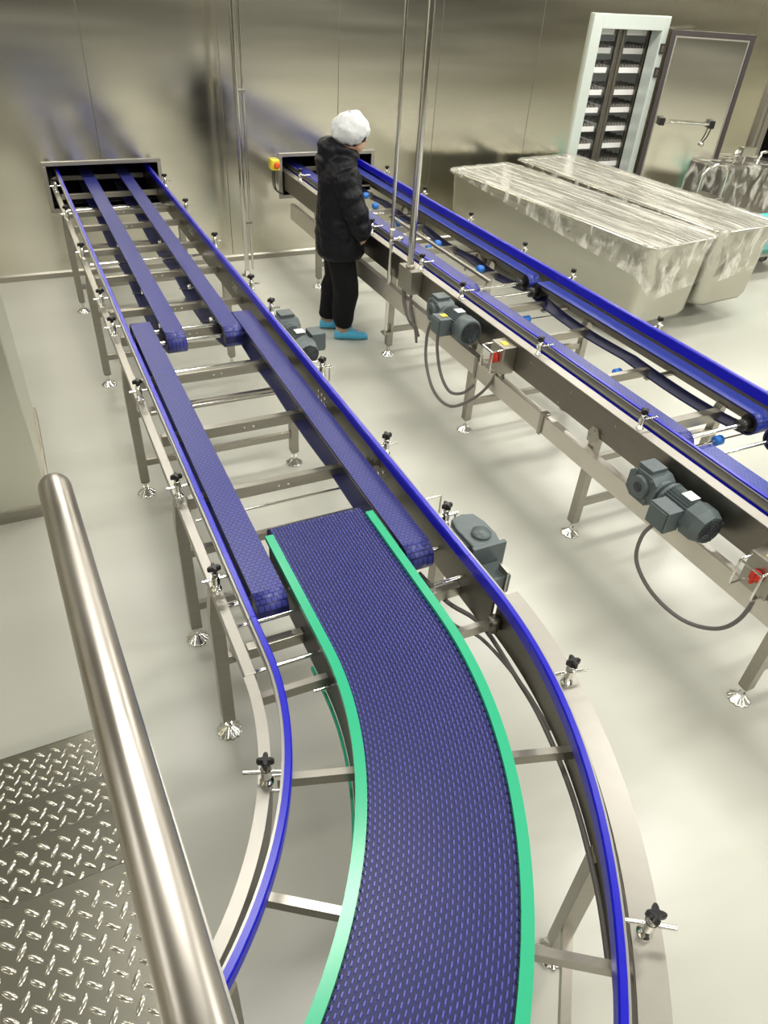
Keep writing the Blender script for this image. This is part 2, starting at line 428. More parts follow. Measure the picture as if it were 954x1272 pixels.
# ------------------------------------------------------------------ shared conveyor pieces
CX, CY = -.70, 1.40
def st_straight(y): return lambda x, z: V((x, y, z))
def st_arc(a): return lambda x, z: V((CX + (x-CX)*math.cos(a), CY - (x-CX)*math.sin(a), z))
def arcp(x, deg, z): return st_arc(math.radians(deg))(x, z)
def path(y0, deg_end, deg0=0):
    st = []
    if y0 is not None: st.append(st_straight(y0))
    n = 44
    for i in range(n+1): st.append(st_arc(math.radians(deg0 + (deg_end-deg0)*i/n)))
    return st

# star knob on a collar (origin: flange surface)
def make_clamp(parent, loc, rod_a, rod_b, rotz=0, knob_z=.115):
    """rod_a/rod_b: rod extent along local x"""
    b = MB()
    b.lathe([(.019, 0), (.019, .006), (.012, .008), (.0125, .075), (.010, .078)], n=16)
    b.lathe([(.015, .030), (.015, .062)], n=16)
    b.tube([(rod_a, 0, .048), (rod_b, 0, .048)], .0062, 10)
    c = b.build('rail_clamp', CHROME, parent, local=True); c.location = V(loc) - world_loc(parent); c.rotation_euler = (0, 0, rotz)
    b = MB(); poly = []
    for k in range(32):
        a = 2*PI*k/32; rr = .0175 + .0065*math.cos(4*a); poly.append((rr*math.cos(a), rr*math.sin(a)))
    b.lathe([(.009, .076), (.010, .084), (.013, .088)], n=16)
    b.prism(poly, .088, .105); b.prism([(x*.82, y*.82) for x, y in poly], .105, .109)
    kn = b.build('star_knob', BLACK, c, local=True, bevel=.002)
    plabel(kn, 'black star-shaped clamp knob')
    return c
def make_leg(parent, x, y, top, brk=0, dirx=0):
    b = MB()
    w = .025
    b.box((-w, -w, .095), (w, w, top-.03))
    b.add([(-w,-w,top-.03),(w,-w,top-.03),(w,w,top-.03),(-w,w,top-.03),(-w*.55,-w,top+brk),(w*.55,-w,top+brk),(w*.55,w,top+brk),(-w*.55,w,top+brk)],
          [(4,5,6,7),(0,1,5,4),(1,2,6,5),(2,3,7,6),(3,0,4,7)])
    b.add([(-w,-w,.095),(w,-w,.095),(w,w,.095),(-w,w,.095),(-w*.6,-w*.6,.082),(w*.6,-w*.6,.082),(w*.6,w*.6,.082),(-w*.6,w*.6,.082)],
          [(4,7,6,5),(0,4,5,1),(1,5,6,2),(2,6,7,3),(3,7,4,0)])
    l = b.build('leg', STEEL, parent, local=True, bevel=.002); l.location = V((x, y, 0)) - world_loc(parent)
    b = MB(); b.lathe([(.009, .03), (.009, .10)], n=10); b.lathe([(.015, .040), (.015, .052)], n=6, smooth=False)
    b.lathe([(.052, 0), (.052, .006), (.046, .010), (.018, .034), (.012, .038)], n=48, flute=.07, fn=12)
    b.build('levelling_foot', CHROME, l, local=True)
    return l
def dup_part(src, parent, x, y, z=0, rotz=0):
    c = src.copy(); COL.objects.link(c); c.parent = parent; c.location = V((x, y, z)) - world_loc(parent); c.rotation_euler = (0, 0, rotz)
    for ch in src.children:
        d = ch.copy(); COL.objects.link(d); d.parent = c
    return c

def belt_loop(name, parent, x0, x1, ya, yb, mat, zt=.862, r=.062, sag=.10, lab=None, drum_a=True, idl=3):
    """continuous belt loop from ya (far) to yb (near)"""
    zc = zt - r; t = .011
    prof = []
    n = 28
    for i in range(n+1): prof.append((ya + (yb-ya)*i/n, zt, 0, 1))
    for i in range(1, 13):
        a = PI*i/12; prof.append((yb - r*math.sin(a), zc + r*math.cos(a), -math.sin(a), math.cos(a)))
    m = 36
    for i in range(1, m):
        s = i/m; seg = (s*idl) % 1.0
        prof.append((yb + (ya-yb)*s, zc - r - sag*math.sin(PI*min(1, s*6))**1 * 0 - sag*(1-abs(2*s-1)**8) * (.55 + .45*math.sin(PI*seg)), 0, -1))
    for i in range(0, 12):
        a = PI + PI*i/12; prof.append((ya - r*math.sin(a), zc + r*math.cos(a), -math.sin(a), math.cos(a)))
    b = MB(); k = len(prof)
    o0 = [V((x0, y, z)) for y, z, ny, nz in prof]; o1 = [V((x1, y, z)) for y, z, ny, nz in prof]
    i0 = [V((x0, y-ny*t, z-nz*t)) for y, z, ny, nz in prof]; i1 = [V((x1, y-ny*t, z-nz*t)) for y, z, ny, nz in prof]
    vs = o0 + o1 + i0 + i1; fo = []; fi = []
    for a in range(k):
        c = (a+1) % k
        fo.append((a, k+a, k+c, c)); fi += [(2*k+a, 2*k+c, 3*k+c, 3*k+a), (a, c, 2*k+c, 2*k+a), (k+a, 3*k+a, 3*k+c, k+c)]
    off = len(b.v)
    for q in fo: b.f.append([off+j for j in q]); b.m.append(0); b.s.append(abs(prof[q[0]][2]) > .05 or abs(prof[q[3]][2]) > .05 )
    b.v += vs
    for q in fi: b.f.append([off+j for j in q]); b.m.append(1); b.s.append(False)
    o = b.build(name, [mat, BELT_IN], parent)
    if lab: plabel(o, lab)
    # carrier under the top run + end rollers
    b = MB(); b.box((x0+.012, min(ya, yb)+.03, zt-.040), (x1-.012, max(ya, yb)-.03, zt-.0125)); b.build('belt_carrier', STEEL_D, parent)
    for y in (ya, yb):
        b = MB(); b.tube([(x0+.008, y, zc), (x1-.008, y, zc)], r-t-.002, 20); b.build('drum', BLACK, parent)
    return o

def crossbar(parent, x0, x1, y, z=.735, w=.035, h=.05, bolts=True):
    b = MB(); b.box((x0, y-w/2, z-h/2), (x1, y+w/2, z+h/2))
    xm = (x0+x1)/2
    o = b.build('crossbar', STEEL, parent, bevel=.003)
    if bolts:
        for dx in (-.022, .022):
            b = MB(); b.tube([(xm+dx, y-w/2-.004, z), (xm+dx, y-w/2+.004, z)], .006, 8)
            b.build('bolt', CHROME, o)
    return o
def shaft(parent, x0, x1, y, z, r=.011, name='roller_shaft'):
    b = MB(); b.tube([(x0, y, z), (x1, y, z)], r, 12); return b.build(name, CHROME, parent)

def fan_rings(b, M, r, mi):
    for rr in (.25, .45, .65, .82):
        b.tube([M @ V((math.cos(2*PI*k/24)*r*rr, math.sin(2*PI*k/24)*r*rr, 0)) for k in range(25)], r*.035, 5, mi, False)
def make_motor(parent, c, side, L=.42, lab='grey geared motor', tilt=0, stickers=True, r=.082, roundcap=True):
    """c = gearbox centre; motor runs toward -y; side=-1 means it hangs off the -x side"""
    M = T(*c) @ RZ(tilt)
    b = MB()
    # gearbox: bevelled body with round output flange and ribs
    poly = [(-.075,-.05),(-.05,-.085),(.05,-.085),(.08,-.05),(.08,.05),(.05,.085),(-.04,.085),(-.075,.04)]
    b.prism(poly, -.06, .06, M @ RY(PI/2) , 0)
    b.lathe([(.0, -.078), (.050, -.078), (.056, -.07), (.056, .078), (0.0, .078)], M @ RY(PI/2), 24)
    b.lathe([(0, .079), (.024, .079), (.024, .083), (0, .083)], M @ RY(-PI/2*(-side)) , 20, 1)
    for dz in (-.055, .055):
        for dy in (-.05, .05):
            b.lathe([(0, -.065), (.013, -.065), (.013, .065), (0, .065)], M @ T(0, dy, dz) @ RY(PI/2), 10)
    b.box((-.045, -.03, .07), (.045, .06, .095), 0, M)
    b.lathe([(.0, 0), (.066, 0), (.070, .008), (.070, .022), (.055, .028), (.055, .05), (.0, .05)], M @ T(0, -.075, 0) @ RX(PI/2), 24)
    g = b.build('gear_motor', [MOTOR, MOTOR_D], parent, bevel=.003)
    plabel(g, lab)
    # finned barrel
    b = MB(); n = 64
    ringpoly = []
    for k in range(n):
        a = 2*PI*k/n; rr = r*.93 if k % 2 == 0 else r*.82; ringpoly.append((rr*math.cos(a), rr*math.sin(a)))
    b.prism(ringpoly, 0, L*.42, M @ T(0, -.12, 0) @ RX(PI/2))
    b.lathe([(0, 0), (r*.98, 0), (r*.98, .012), (0, .012)], M @ T(0, -.12, 0) @ RX(PI/2), 32)
    b.build('motor_barrel', MOTOR, g)
    b = MB(); y1 = -.12 - L*.42
    if roundcap: b.lathe([(r*.9, 0), (r, .008), (r, .085), (r*.93, .10), (r*.80, .104), (r*.80, .098), (0, .098)], M @ T(0, y1, 0) @ RX(PI/2), 32)
    else: b.lathe([(r*.9, 0), (r*1.06, .008), (r*1.06, .07), (r*.85, .11), (0, .112)], M @ T(0, y1, 0) @ RX(PI/2), 8, smooth=False)
    Mf = M @ T(0, y1-.105 - (0 if roundcap else .009), 0) @ RX(PI/2)
    fan_rings(b, Mf, r*.93, 1)
    for a in range(4):
        A = a*PI/2+.4; b.tube([Mf @ V((0,0,0)), Mf @ V((math.cos(A)*r*.85, math.sin(A)*r*.85, 0))], .003, 5, 1, False)
    b.build('fan_cover', [MOTOR, MOTOR_D], g)
    b = MB()
    b.box((side*.07 if side > 0 else -.155, -.27, -.055), (.155 if side > 0 else -.07, -.155, .055), 0, M)
    b.box((.155 if side > 0 else -.162, -.262, -.048), (.162 if side > 0 else -.155, -.163, .048), 0, M)
    tb = b.build('terminal_box', MOTOR, g, bevel=.006)
    if stickers:
        b = MB(); b.box((-.02, -.25, r*.93), (.035, -.19, r*.93+.003), 0, M); plabel(b.build('name_plate', WHITE, g), 'small white plate on the motor')
    return g

# ================================================================== LEFT LINE
LC = thing('straight_conveyor', 'left-hand straight conveyor with narrow blue belts coming out of the wall opening', 'conveyor', (.775, 4.6, 0))
# side plate + flange (right), slim side bar (left)
zf = .85
b = MB(); b.sweep([(1.200, zf-.004), (1.200, zf), (1.250, zf), (1.250, zf-.018), (1.246, zf-.018), (1.246, zf-.004)], [st_straight(7.9), st_straight(1.40)]); b.build('side_flange', STEEL_L, LC)
b = MB(); b.box((1.202, 1.40, .672), (1.210, 7.9, zf-.004)); b.build('side_plate', STEEL_D, LC)
b = MB(); b.box((.302, 1.40, .815), (.340, 7.9, zf)); b.build('side_bar', STEEL_L, LC, bevel=.003)
# guide rails
def rail_profile(x, inner, z0=.885, z1=.937):
    # blue strip with a lip, on inner side (+1: faces +x)
    s = inner
    return [(x, z0), (x+s*.010, z0), (x+s*.014, z0+.008), (x+s*.014, z1-.006), (x+s*.010, z1), (x-s*.006, z1), (x-s*.006, z1-.008), (x, z1-.008)][::(1 if s > 0 else -1)]
def rail_back(x, inner, z0=.885, z1=.937):
    s = inner
    return [(x-s*.0005, z0+.004), (x-s*.014, z0+.004), (x-s*.014, z0+.010), (x-s*.004, z0+.012), (x-s*.004, z1-.014), (x-s*.014, z1-.012), (x-s*.014, z1-.008), (x-s*.0005, z1-.0085)][::(-1 if s > 0 else 1)]
def rails(parent, x, inner, stations, **k):
    b = MB(); b.sweep(rail_profile(x, inner, **k), stations); g = b.build('guide_rail', RAILB, parent)
    b = MB(); b.sweep(rail_back(x, inner, **k), stations); b.build('rail_channel', CHAN, g)
    return g
YJ = 1.55
rails(LC, .377, 1, [st_straight(8.0), st_straight(YJ)])
rails(LC, 1.176, -1, [st_straight(8.0), st_straight(YJ)])
BL = 'narrow dark-blue modular belt'
belt_loop('belt', LC, .583, .692, 8.2, 3.90, BELT)
belt_loop('belt', LC, .908, 1.012, 8.2, 3.88, BELT)
belt_loop('belt', LC, .424, .536, 4.06, 1.72, BELT, sag=.03)
belt_loop('belt', LC, 1.018, 1.128, 4.06, 1.76, BELT, sag=.03)
for y in (7.97, 7.31, 6.74, 6.33, 5.73, 5.15, 4.54, 4.14, 3.58, 2.99, 2.47):
    crossbar(LC, .365, 1.203, y, h=.056 if y < 4.3 else .046)
crossbar(LC, .365, 1.203, 1.62, .70, bolts=False)
for y in (6.33, 5.15, 3.58, 2.47, 1.62):        # lugs tying the cross bars to the slim side bar
    b = MB(); b.box((.315, y-.02, .70), (.372, y+.02, .708)); b.box((.315, y-.02, .70), (.323, y+.02, .82)); b.build('lug', STEEL, LC)
for y, xa, xb in ((3.90, .45, 1.15), (4.06, .44, 1.14), (6.95, .37, 1.2), (5.55, .37, 1.2), (3.70, .40, 1.19)):
    shaft(LC, xa, xb, y, .80 if y < 5 and y != 3.70 else .71)
shaft(LC, .33, 1.20, 1.76, .795, .010); shaft(LC, .345, .62, 1.66, .79, .007); shaft(LC, .345, .60, 1.46, .78, .008); shaft(LC, 1.06, 1.20, 1.58, .80, .009)
# return idlers
for y in (7.0, 6.0, 5.0, 4.4):
    for x in (.64, .96):
        b = MB(); b.lathe([(0, -.012), (.026, -.012), (.026, .012), (0, .012)], T(x, y, .676) @ RY(PI/2), 16); b.tube([(x-.07, y, .676), (x+.07, y, .676)], .005, 8); b.build('idler', CHROME, LC)
for y in (3.35, 2.4):
    b = MB(); b.tube([(.38, y, .685), (1.2, y, .685)], .006, 8); i_ = b.build('idler_shaft', CHROME, LC)
    for x in (.48, 1.073):
        b = MB(); b.lathe([(0, -.02), (.02, -.02), (.02, .02), (0, .02)], T(x, y, .685) @ RY(PI/2), 16); b.build('idler_wheel', BLUE_IDL, i_)
legL = make_leg(LC, .312, 6.47, .73, brk=.085)
legR = make_leg(LC, 1.235, 6.47, .70)
for y in (5.05, 3.62, 2.38, 1.83):
    dup_part(legL, LC, .312, y); dup_part(legR, LC, 1.235, y)
for y, z in ((6.47, .22), (5.05, .22), (3.62, .22), (2.38, .22), (3.62, .54), (5.05, .54), (6.47, .54), (2.38, .54), (1.83, .45)):
    b = MB(); b.box((.337, y-.015, z-.02), (1.21, y+.015, z+.02)); b.build('tie_bar', STEEL, LC, bevel=.002)
cl = make_clamp(LC, (.322, 7.02, zf), -.045, .052)
for y in (6.18, 5.27, 4.40, 3.97, 3.20, 2.37, 1.80): dup_part(cl, LC, .322, y, zf)
clr = make_clamp(LC, (1.235, 7.0, zf), -.050, .055)
for y in (6.18, 5.27, 4.38, 3.97, 3.14, 2.36, 1.82): dup_part(clr, LC, 1.235, y, zf)
# small bolt rows on the inner face
for y in (5.9, 4.6, 3.0, 2.3):
    for j in range(3):
        for zz in (.80, .765):
            b = MB(); b.tube([(1.196, y+.045*j, zz), (1.203, y+.045*j, zz)], .008, 8); b.build('bolt', CHROME, LC)
mc = make_motor(LC, (1.345, 4.03, .735), 1, .42, 'grey geared motor behind the right side plate, nearer the wall', stickers=True, roundcap=False, r=.072)
b = MB()
b.prism([(1.285, 1.675), (1.405, 1.675), (1.415, 1.72), (1.412, 1.80), (1.395, 1.86), (1.345, 1.875), (1.290, 1.86), (1.278, 1.80)], .70, .835)
b.box((1.262, 1.70, .72), (1.30, 1.84, .82))
md = b.build('gearbox', MOTOR, LC, bevel=.006); plabel(md, 'grey gearbox behind the right side plate near the bend')
b = MB(); b.box((1.275, 1.655, .69), (1.425, 1.674, .838)); b.build('gearbox_flange', MOTOR, md, bevel=.003)
b = MB(); b.box((1.29, 1.56, .66), (1.40, 1.655, .75)); b.build('motor_bracket', MOTOR, md, bevel=.004)
for y in (3.35, 3.28, 2.02, 1.90):
    b = MB(); b.tube([(1.25, y, .83), (1.33, y, .83), (1.335, y, .82), (1.335, y, .74)], .005, 8); b.build('pin', CHROME, LC)
b = MB(); b.lathe([(0, 0), (.040, 0), (.040, .008), (0, .008)], T(1.355, 1.735, .8355), 24); b.build('gearbox_cover', MOTOR, md)
b = MB(); b.tube([(1.26, 2.0, .79), (1.27, 1.95, .80), (1.30, 1.85, .76), (1.30, 1.8, .70)], .006, 8, sm=6); b.build('cable', WHITE, LC)
b = MB(); b.box((1.37, 1.55, .68), (1.378, 1.61, .78)); b.build('motor_bracket', STEEL, LC)

# ---- curved conveyor
CC = thing('curved_conveyor', 'curved conveyor with wide dark-blue link belt between green strips, in the foreground', 'conveyor', (.6, 1.0, 0))
DEG = 82
arc = path(1.398, DEG)
b = MB(); b.sweep([(1.225, zf-.004), (1.225, zf), (1.298, zf), (1.298, zf-.018), (1.294, zf-.018), (1.294, zf-.004)], path(None, DEG, .1)); b.build('side_flange', STEEL_L, CC)
b = MB(); b.sweep([(1.222, .672), (1.222, zf-.005), (1.230, zf-.005), (1.230, .672)], arc); b.build('side_plate', STEEL_D, CC)
b = MB(); b.sweep([(.298, zf-.004), (.298, zf), (.331, zf), (.331, zf-.004)], path(None, DEG, .1)); b.build('side_flange', STEEL_L, CC)
b = MB(); b.sweep([(.325, .70), (.325, zf-.005), (.331, zf-.005), (.331, .70)], arc); b.build('side_plate', STEEL_D, CC)
rails(CC, .377, 1, [st_straight(YJ-.002)] + path(None, DEG, 0))
rails(CC, 1.176, -1, [st_straight(YJ-.002)] + path(None, DEG, 0))
bs = [st_straight(2.02)] + path(None, DEG, 0)
for x0, x1 in ((.556, .587), (.967, .998)):
    b = MB(); b.sweep([(x0, .852), (x0, .872), (x1, .872), (x1, .852)], [st_straight(1.985)] + path(None, DEG, 0)); plabel(b.build('wear_strip', GREEN, CC), 'bright green edge strip')
    b = MB(); b.sweep([(x0+.008, .672), (x0+.008, .8515), (x1-.008, .8515), (x1-.008, .672)], [st_straight(1.97)] + path(None, DEG, 0)); b.build('belt_side_plate', BLACK, CC)
# lower return guide in green under the left strip
b = MB(); b.sweep([(.553, .655), (.553, .668), (.562, .668), (.562, .655)], [st_straight(1.5)] + path(None, DEG, 0)); b.build('return_guide', GREEN, CC)
# belt body
b = MB(); b.sweep([(.589, .835), (.589, .856), (.965, .856), (.965, .835)], bs)
for i in range(10):
    pass
nose = []
for i in range(9):
    a = PI*i/8
    nose.append((2.02 + .055*math.sin(a), .8005 + .055*math.cos(a)))
ring = lambda x: [V((x, y, z)) for y, z in nose]
n = len(nose)
vs = ring(.589) + ring(.965)
b.add(vs, [(i, i+1, n+i+1, n+i) for i in range(n-1)] + [tuple(range(n)), tuple(range(n, 2*n))[::-1]], 0, False)
b.sweep([(.589, .7455), (.589, .76), (.965, .76), (.965, .7455)], bs)
# raised ribs of the links
rowp = .0235; cols = 30; wcol = (.965-.589)/cols
total = (2.035-CY) + math.radians(DEG)*(.777-CX)
rows = int(total/rowp)
def station_at(sdist):
    y = 2.04 - sdist
    if y >= CY: return st_straight(y)
    return st_arc((CY-y)/(.777-CX))
for rI in range(rows-1):
    for c in range(cols):
        off = .5 if c % 2 else 0
        s0 = (rI+off)*rowp + .003; s1 = s0 + rowp*.74
        a0, a1 = station_at(s0), station_at(s1)
        am = station_at((s0+s1)/2)
        xa = .589 + (c+.29)*wcol; xb = .589 + (c+.71)*wcol; xm = (xa+xb)/2
        q = [a0(xa, .856), a0(xb, .856), a1(xb, .856), a1(xa, .856)]
        i0 = station_at(s0+rowp*.14); i1 = station_at(s1-rowp*.14)
        t = [i0(xa+.001, .8605), i0(xb-.001, .8605), i1(xb-.001, .8605), i1(xa+.001, .8605)]
        b.add(q + t, [(4,7,6,5), (0,4,5,1), (1,5,6,2), (2,6,7,3), (3,7,4,0)], 1)
        b.f[-5] = b.f[-5][::-1]
lb = b.build('link_belt', [NAVY, DASH], CC); plabel(lb, 'wide dark-blue link belt with raised ribs')
# side knuckles of the belt
b = MB()
for rI in range(rows-1):
    for x in (.5885, .9655):
        st = station_at(rI*rowp+.01); p = st(x, .857); b.ell(p, .0028, .006, .0045, 0, 6, 4)
b.build('belt_edge_links', NAVY, CC)
# radial bars
def radial(deg, xa, xb, z=.745, w=.022, h=.04):
    b = MB(); b.bar(arcp(xa, deg, z), arcp(xb, deg, z), w, h); b.build('crossbar', STEEL, CC)
for d in (17.1, 34.6, 54, 74):
    radial(d, .345, .564); radial(d, .99, 1.223)
radial(-.5 + 1.2, 1.0, 1.223); radial(1.2, .345, .564)
for d in (17.1, 34.6, 54, 74): radial(d, .572, .985, .72, .02, .02)
b = MB(); b.tube([arcp(.50, 3.5, .77), arcp(.565, 3.5, .77)], .006, 8); b.build('pin', CHROME, CC)
def dup_arc(src, x, deg, z): return dup_part(src, CC, *arcp(x, deg, z)[:], rotz=-math.radians(deg))
cl2 = make_clamp(CC, tuple(arcp(.322, 20.7, zf)), -.06, .052, -math.radians(20.7)); cl2.location = arcp(.322, 20.7, zf) - world_loc(CC)
for d in (66,): dup_arc(cl2, .322, d, zf)
cr2 = make_clamp(CC, tuple(arcp(1.255, 11.9, zf)), -.075, .06, -math.radians(11.9))
for d in (33.2, 56, 77): dup_arc(cr2, 1.255, d, zf)
lg = None
for x, d in ((1.24, 25.4), (1.24, 52), (1.24, 78), (.322, 45), (.322, 75)):
    p = arcp(x, d, 0)
    top = .70
    if lg is None: lg = make_leg(CC, p.x, p.y, .70); lg.rotation_euler = (0, 0, -math.radians(d))
    else: dup_part(lg, CC, p.x, p.y, 0, -math.radians(d))
    b = MB(); b.bar(p + V((0,0,.695)), p + V((0,0,.80)), .03, .006); b.build('leg_bracket', STEEL, CC)
for x, d0, d1, z in ((1.24, 25.4, 52, .26), (1.24, 52, 78, .26), (.322, 45, 75, .26)):
    b = MB(); b.bar(arcp(x, d0, z), arcp(x, d1, z), .03, .04); b.build('tie_bar', STEEL, CC)
b = MB(); b.bar(arcp(.322, 45, .3), arcp(1.24, 52, .3), .03, .04); b.build('tie_bar', STEEL, CC)
# cables beneath the bend
b = MB(); b.tube([(1.10, 1.75, .70), (1.15, 1.6, .66), (1.21, 1.45, .66), (1.2, 1.2, .65), arcp(1.212, 12, .66), arcp(1.213, 20, .665), arcp(1.216, 28, .668), arcp(1.222, 34, .66)], .009, 8, sm=6); plabel(b.build('cable', RUBBER, CC), 'grey cable under the bend')
b = MB(); b.tube([(1.06, 1.72, .70), (1.12, 1.52, .64), (1.18, 1.4, .65), arcp(1.205, 7, .665), arcp(1.225, 13, .66)], .007, 8, sm=6); b.build('cable', RUBBER, CC)
for d in (18.0, 42, 20.5, 45):
    b = MB(); b.tube([arcp(.3305, d, .80), arcp(.362, d, .80)], .006, 8); b.build('bolt', CHROME, CC)
b = MB(); p = arcp(1.21, .8, .745); b.lathe([(0, -.03), (.022, -.03), (.022, .03), (0, .03)], T(p.x-.01, p.y, p.z) , 14); b.build('bar_hub', STEEL_D, CC)

# ================================================================== RIGHT LINE
RC = thing('straight_conveyor', 'right-hand straight conveyor beside the person, with two motors on its near side', 'conveyor', (2.95, 4.3, 0))
YE = .35
b = MB(); b.box((2.476, YE, .675), (2.484, 7.9, zf-.006)); b.build('side_plate', STEEL_D, RC)
b = MB(); b.box((2.476, YE, zf-.005), (2.535, 7.9, zf)); b.box((2.484, YE, .675), (2.52, 7.9, .68)); b.build('side_flange', STEEL_L, RC)
b = MB(); b.box((3.405, YE, .675), (3.413, 7.9, zf-.006)); b.build('side_plate', STEEL_D, RC)
b = MB(); b.box((3.36, YE, zf-.005), (3.413, 7.9, zf)); b.build('side_flange', STEEL_L, RC)
g_ = rails(RC, 2.612, 1, [st_straight(8.0), st_straight(YE)], z0=.818, z1=.876)
b = MB(); b.box((2.592, YE, .808), (2.613, 8.0, .8175)); b.build('rail_lip', RAILB, g_)
rails(RC, 3.292, -1, [st_straight(8.0), st_straight(YE)], z0=.872)
belt_loop('belt', RC, 3.175, 3.272, 8.2, 4.10, BELT_R, sag=.055, idl=5)
belt_loop('belt', RC, 3.160, 3.268, 3.93, 2.03, BELT_R, sag=.035, idl=2)
belt_loop('belt', RC, 2.634, 2.733, 8.2, 4.05, BELT, sag=.02)
belt_loop('belt', RC, 2.634, 2.714, 3.90, 2.02, BELT, sag=.02)
belt_loop('belt', RC, 2.634, 2.730, 1.86, .55, BELT_R, sag=.02)
belt_loop('belt', RC, 3.160, 3.268, 1.86, .55, BELT_R, sag=.02)
for y in (7.9, 7.3, 6.75, 6.2, 5.68, 5.09, 4.46, 3.85, 3.37, 2.78): crossbar(RC, 2.484, 3.18, y)
crossbar(RC, 2.484, 3.19, 2.24, .735, .05, .06, False); crossbar(RC, 2.484, 3.404, 1.55); crossbar(RC, 2.484, 3.404, .9)
for y in (7.3, 6.2, 5.09, 3.85, 2.78): 
    b = MB(); b.box((3.18, y-.017, .68), (3.405, y+.017, .695)); b.build('lug', STEEL, RC)
for y in (4.10, 3.93): shaft(RC, 2.62, 3.22, y, .80, .012)
shaft(RC, 2.62, 3.22, 2.03, .80, .012); shaft(RC, 2.6, 3.35, 1.86, .80, .010)
for x, y in ((3.14, 4.10), (3.13, 3.93), (3.13, 2.03)):
    b = MB(); b.lathe([(0, -.03), (.032, -.03), (.032, .03), (0, .03)], T(x, y, .80) @ RY(PI/2), 16); b.build('bearing', BLACK, RC)
# underside belt carriers (dark stitched return shown as guide strips)
for y, x in ((3.84, 3.05), (2.96, 3.13), (5.4, 3.10), (2.13, 3.13)):
    b = MB(); b.tube([(2.55, y, .645), (3.36, y, .645)], .006, 8); i_ = b.build('idler_shaft', CHROME, RC)
    b = MB(); b.lathe([(0, -.02), (.028, -.02), (.028, .02), (0, .02)], T(x, y, .645) @ RY(PI/2), 18); b.build('idler_wheel', BLUE_IDL, i_)
# centre guide rod with blue joints
b = MB(); b.box((2.935, 4.2, .796), (2.958, 5.86, .806)); b.box((2.935, 4.2, .786), (2.940, 5.86, .796)); b.build('guide_rod', STEEL_L, RC)
for y in (5.55, 4.95, 4.55): 
    b = MB(); b.tube([(2.946, y, .76), (2.946, y, .80)], .008, 8); b.build('rod_post', CHROME, RC)
for x, y in ((2.98, 6.25), (2.96, 5.72), (3.02, 5.12), (3.05, 4.50), (3.04, 6.6)):
    b = MB(); b.lathe([(0, -.026), (.020, -.026), (.025, -.02), (.025, .02), (.020, .026), (0, .026)], T(x, y, .778) @ RY(PI/2), 16); b.lathe([(0,-.026),(.018,-.026),(.018,.026),(0,.026)], T(x, y, .778), 12); plabel(b.build('rod_joint', BLUE_IDL, RC), 'bright blue joint')
b = MB()
b.tube([(2.62, 5.95, .80), (2.92, 5.95, .80)], .012, 10); b.tube([(2.66, 5.75, .78), (2.95, 5.75, .78)], .008, 8); b.tube([(2.70, 5.95, .80), (2.70, 5.75, .78)], .01, 8)
b.tube([(2.74, 5.4, .77), (2.80, 5.38, .80), (2.87, 5.4, .77)], .012, 8); b.box((2.76, 5.32, .755), (2.85, 5.44, .785))
b.build('air_fitting', CHROME, RC)
b = MB(); b.tube([(2.68, 5.95, .72), (2.68, 5.95, .84)], .010, 8); b.build('air_valve', BLUE_IDL, RC)
b = MB(); b.tube([(2.86, 4.45+.03*math.cos(t*.7), .74+.03*math.sin(t*.7)) for t in range(10)], .005, 6, sm=6); b.build('hose', BLACK, RC)
# legs
ln = make_leg(RC, 2.49, 6.43, .70); lf = make_leg(RC, 3.38, 6.43, .70)
for y in (4.85, 3.59, 2.37, 1.09): dup_part(ln, RC, 2.49, y); dup_part(lf, RC, 3.38, y)
for y in (6.43, 4.85, 3.59, 2.37, 1.09):
    b = MB(); b.box((2.515, y-.015, .20), (3.355, y+.015, .24)); b.box((2.515, y-.015, .50), (3.355, y+.015, .54)); b.build('tie_bar', STEEL, RC)
    b = MB()
    b.prism([(-.04, 0), (.04, 0), (.045, .05), (.02, .095), (-.02, .095), (-.045, .05)], 0, .012, T(2.475, y, .63) @ RZ(-PI/2) @ RX(PI/2))
    for dy, dz in ((-.025, .04), (.025, .04), (0, .075)): b.tube([(2.46, y+dy, .63+dz), (2.475, y+dy, .63+dz)], .006, 8)
    b.build('leg_bracket', STEEL, RC)
# clamps
c1 = make_clamp(RC, (2.505, 6.95, zf), -.02, .095)
for y in (6.12, 5.30, 4.44, 3.87, 2.99, 2.13, 1.30): dup_part(c1, RC, 2.505, y, zf)
c2 = make_clamp(RC, (3.405, 6.91, zf), -.11, .03)
for y in (6.10, 5.27, 4.47, 3.87, 3.0, 2.13, 1.30): dup_part(c2, RC, 3.405, y, zf)
for y in (6.6, 5.6, 3.0, 2.62, 2.25, 1.2):
    for yy, zz in ((y, .80), (y-.3, .70)):
        b = MB(); b.tube([(2.472, yy, zz), (2.477, yy, zz)], .006, 8); b.build('bolt', STEEL, RC)
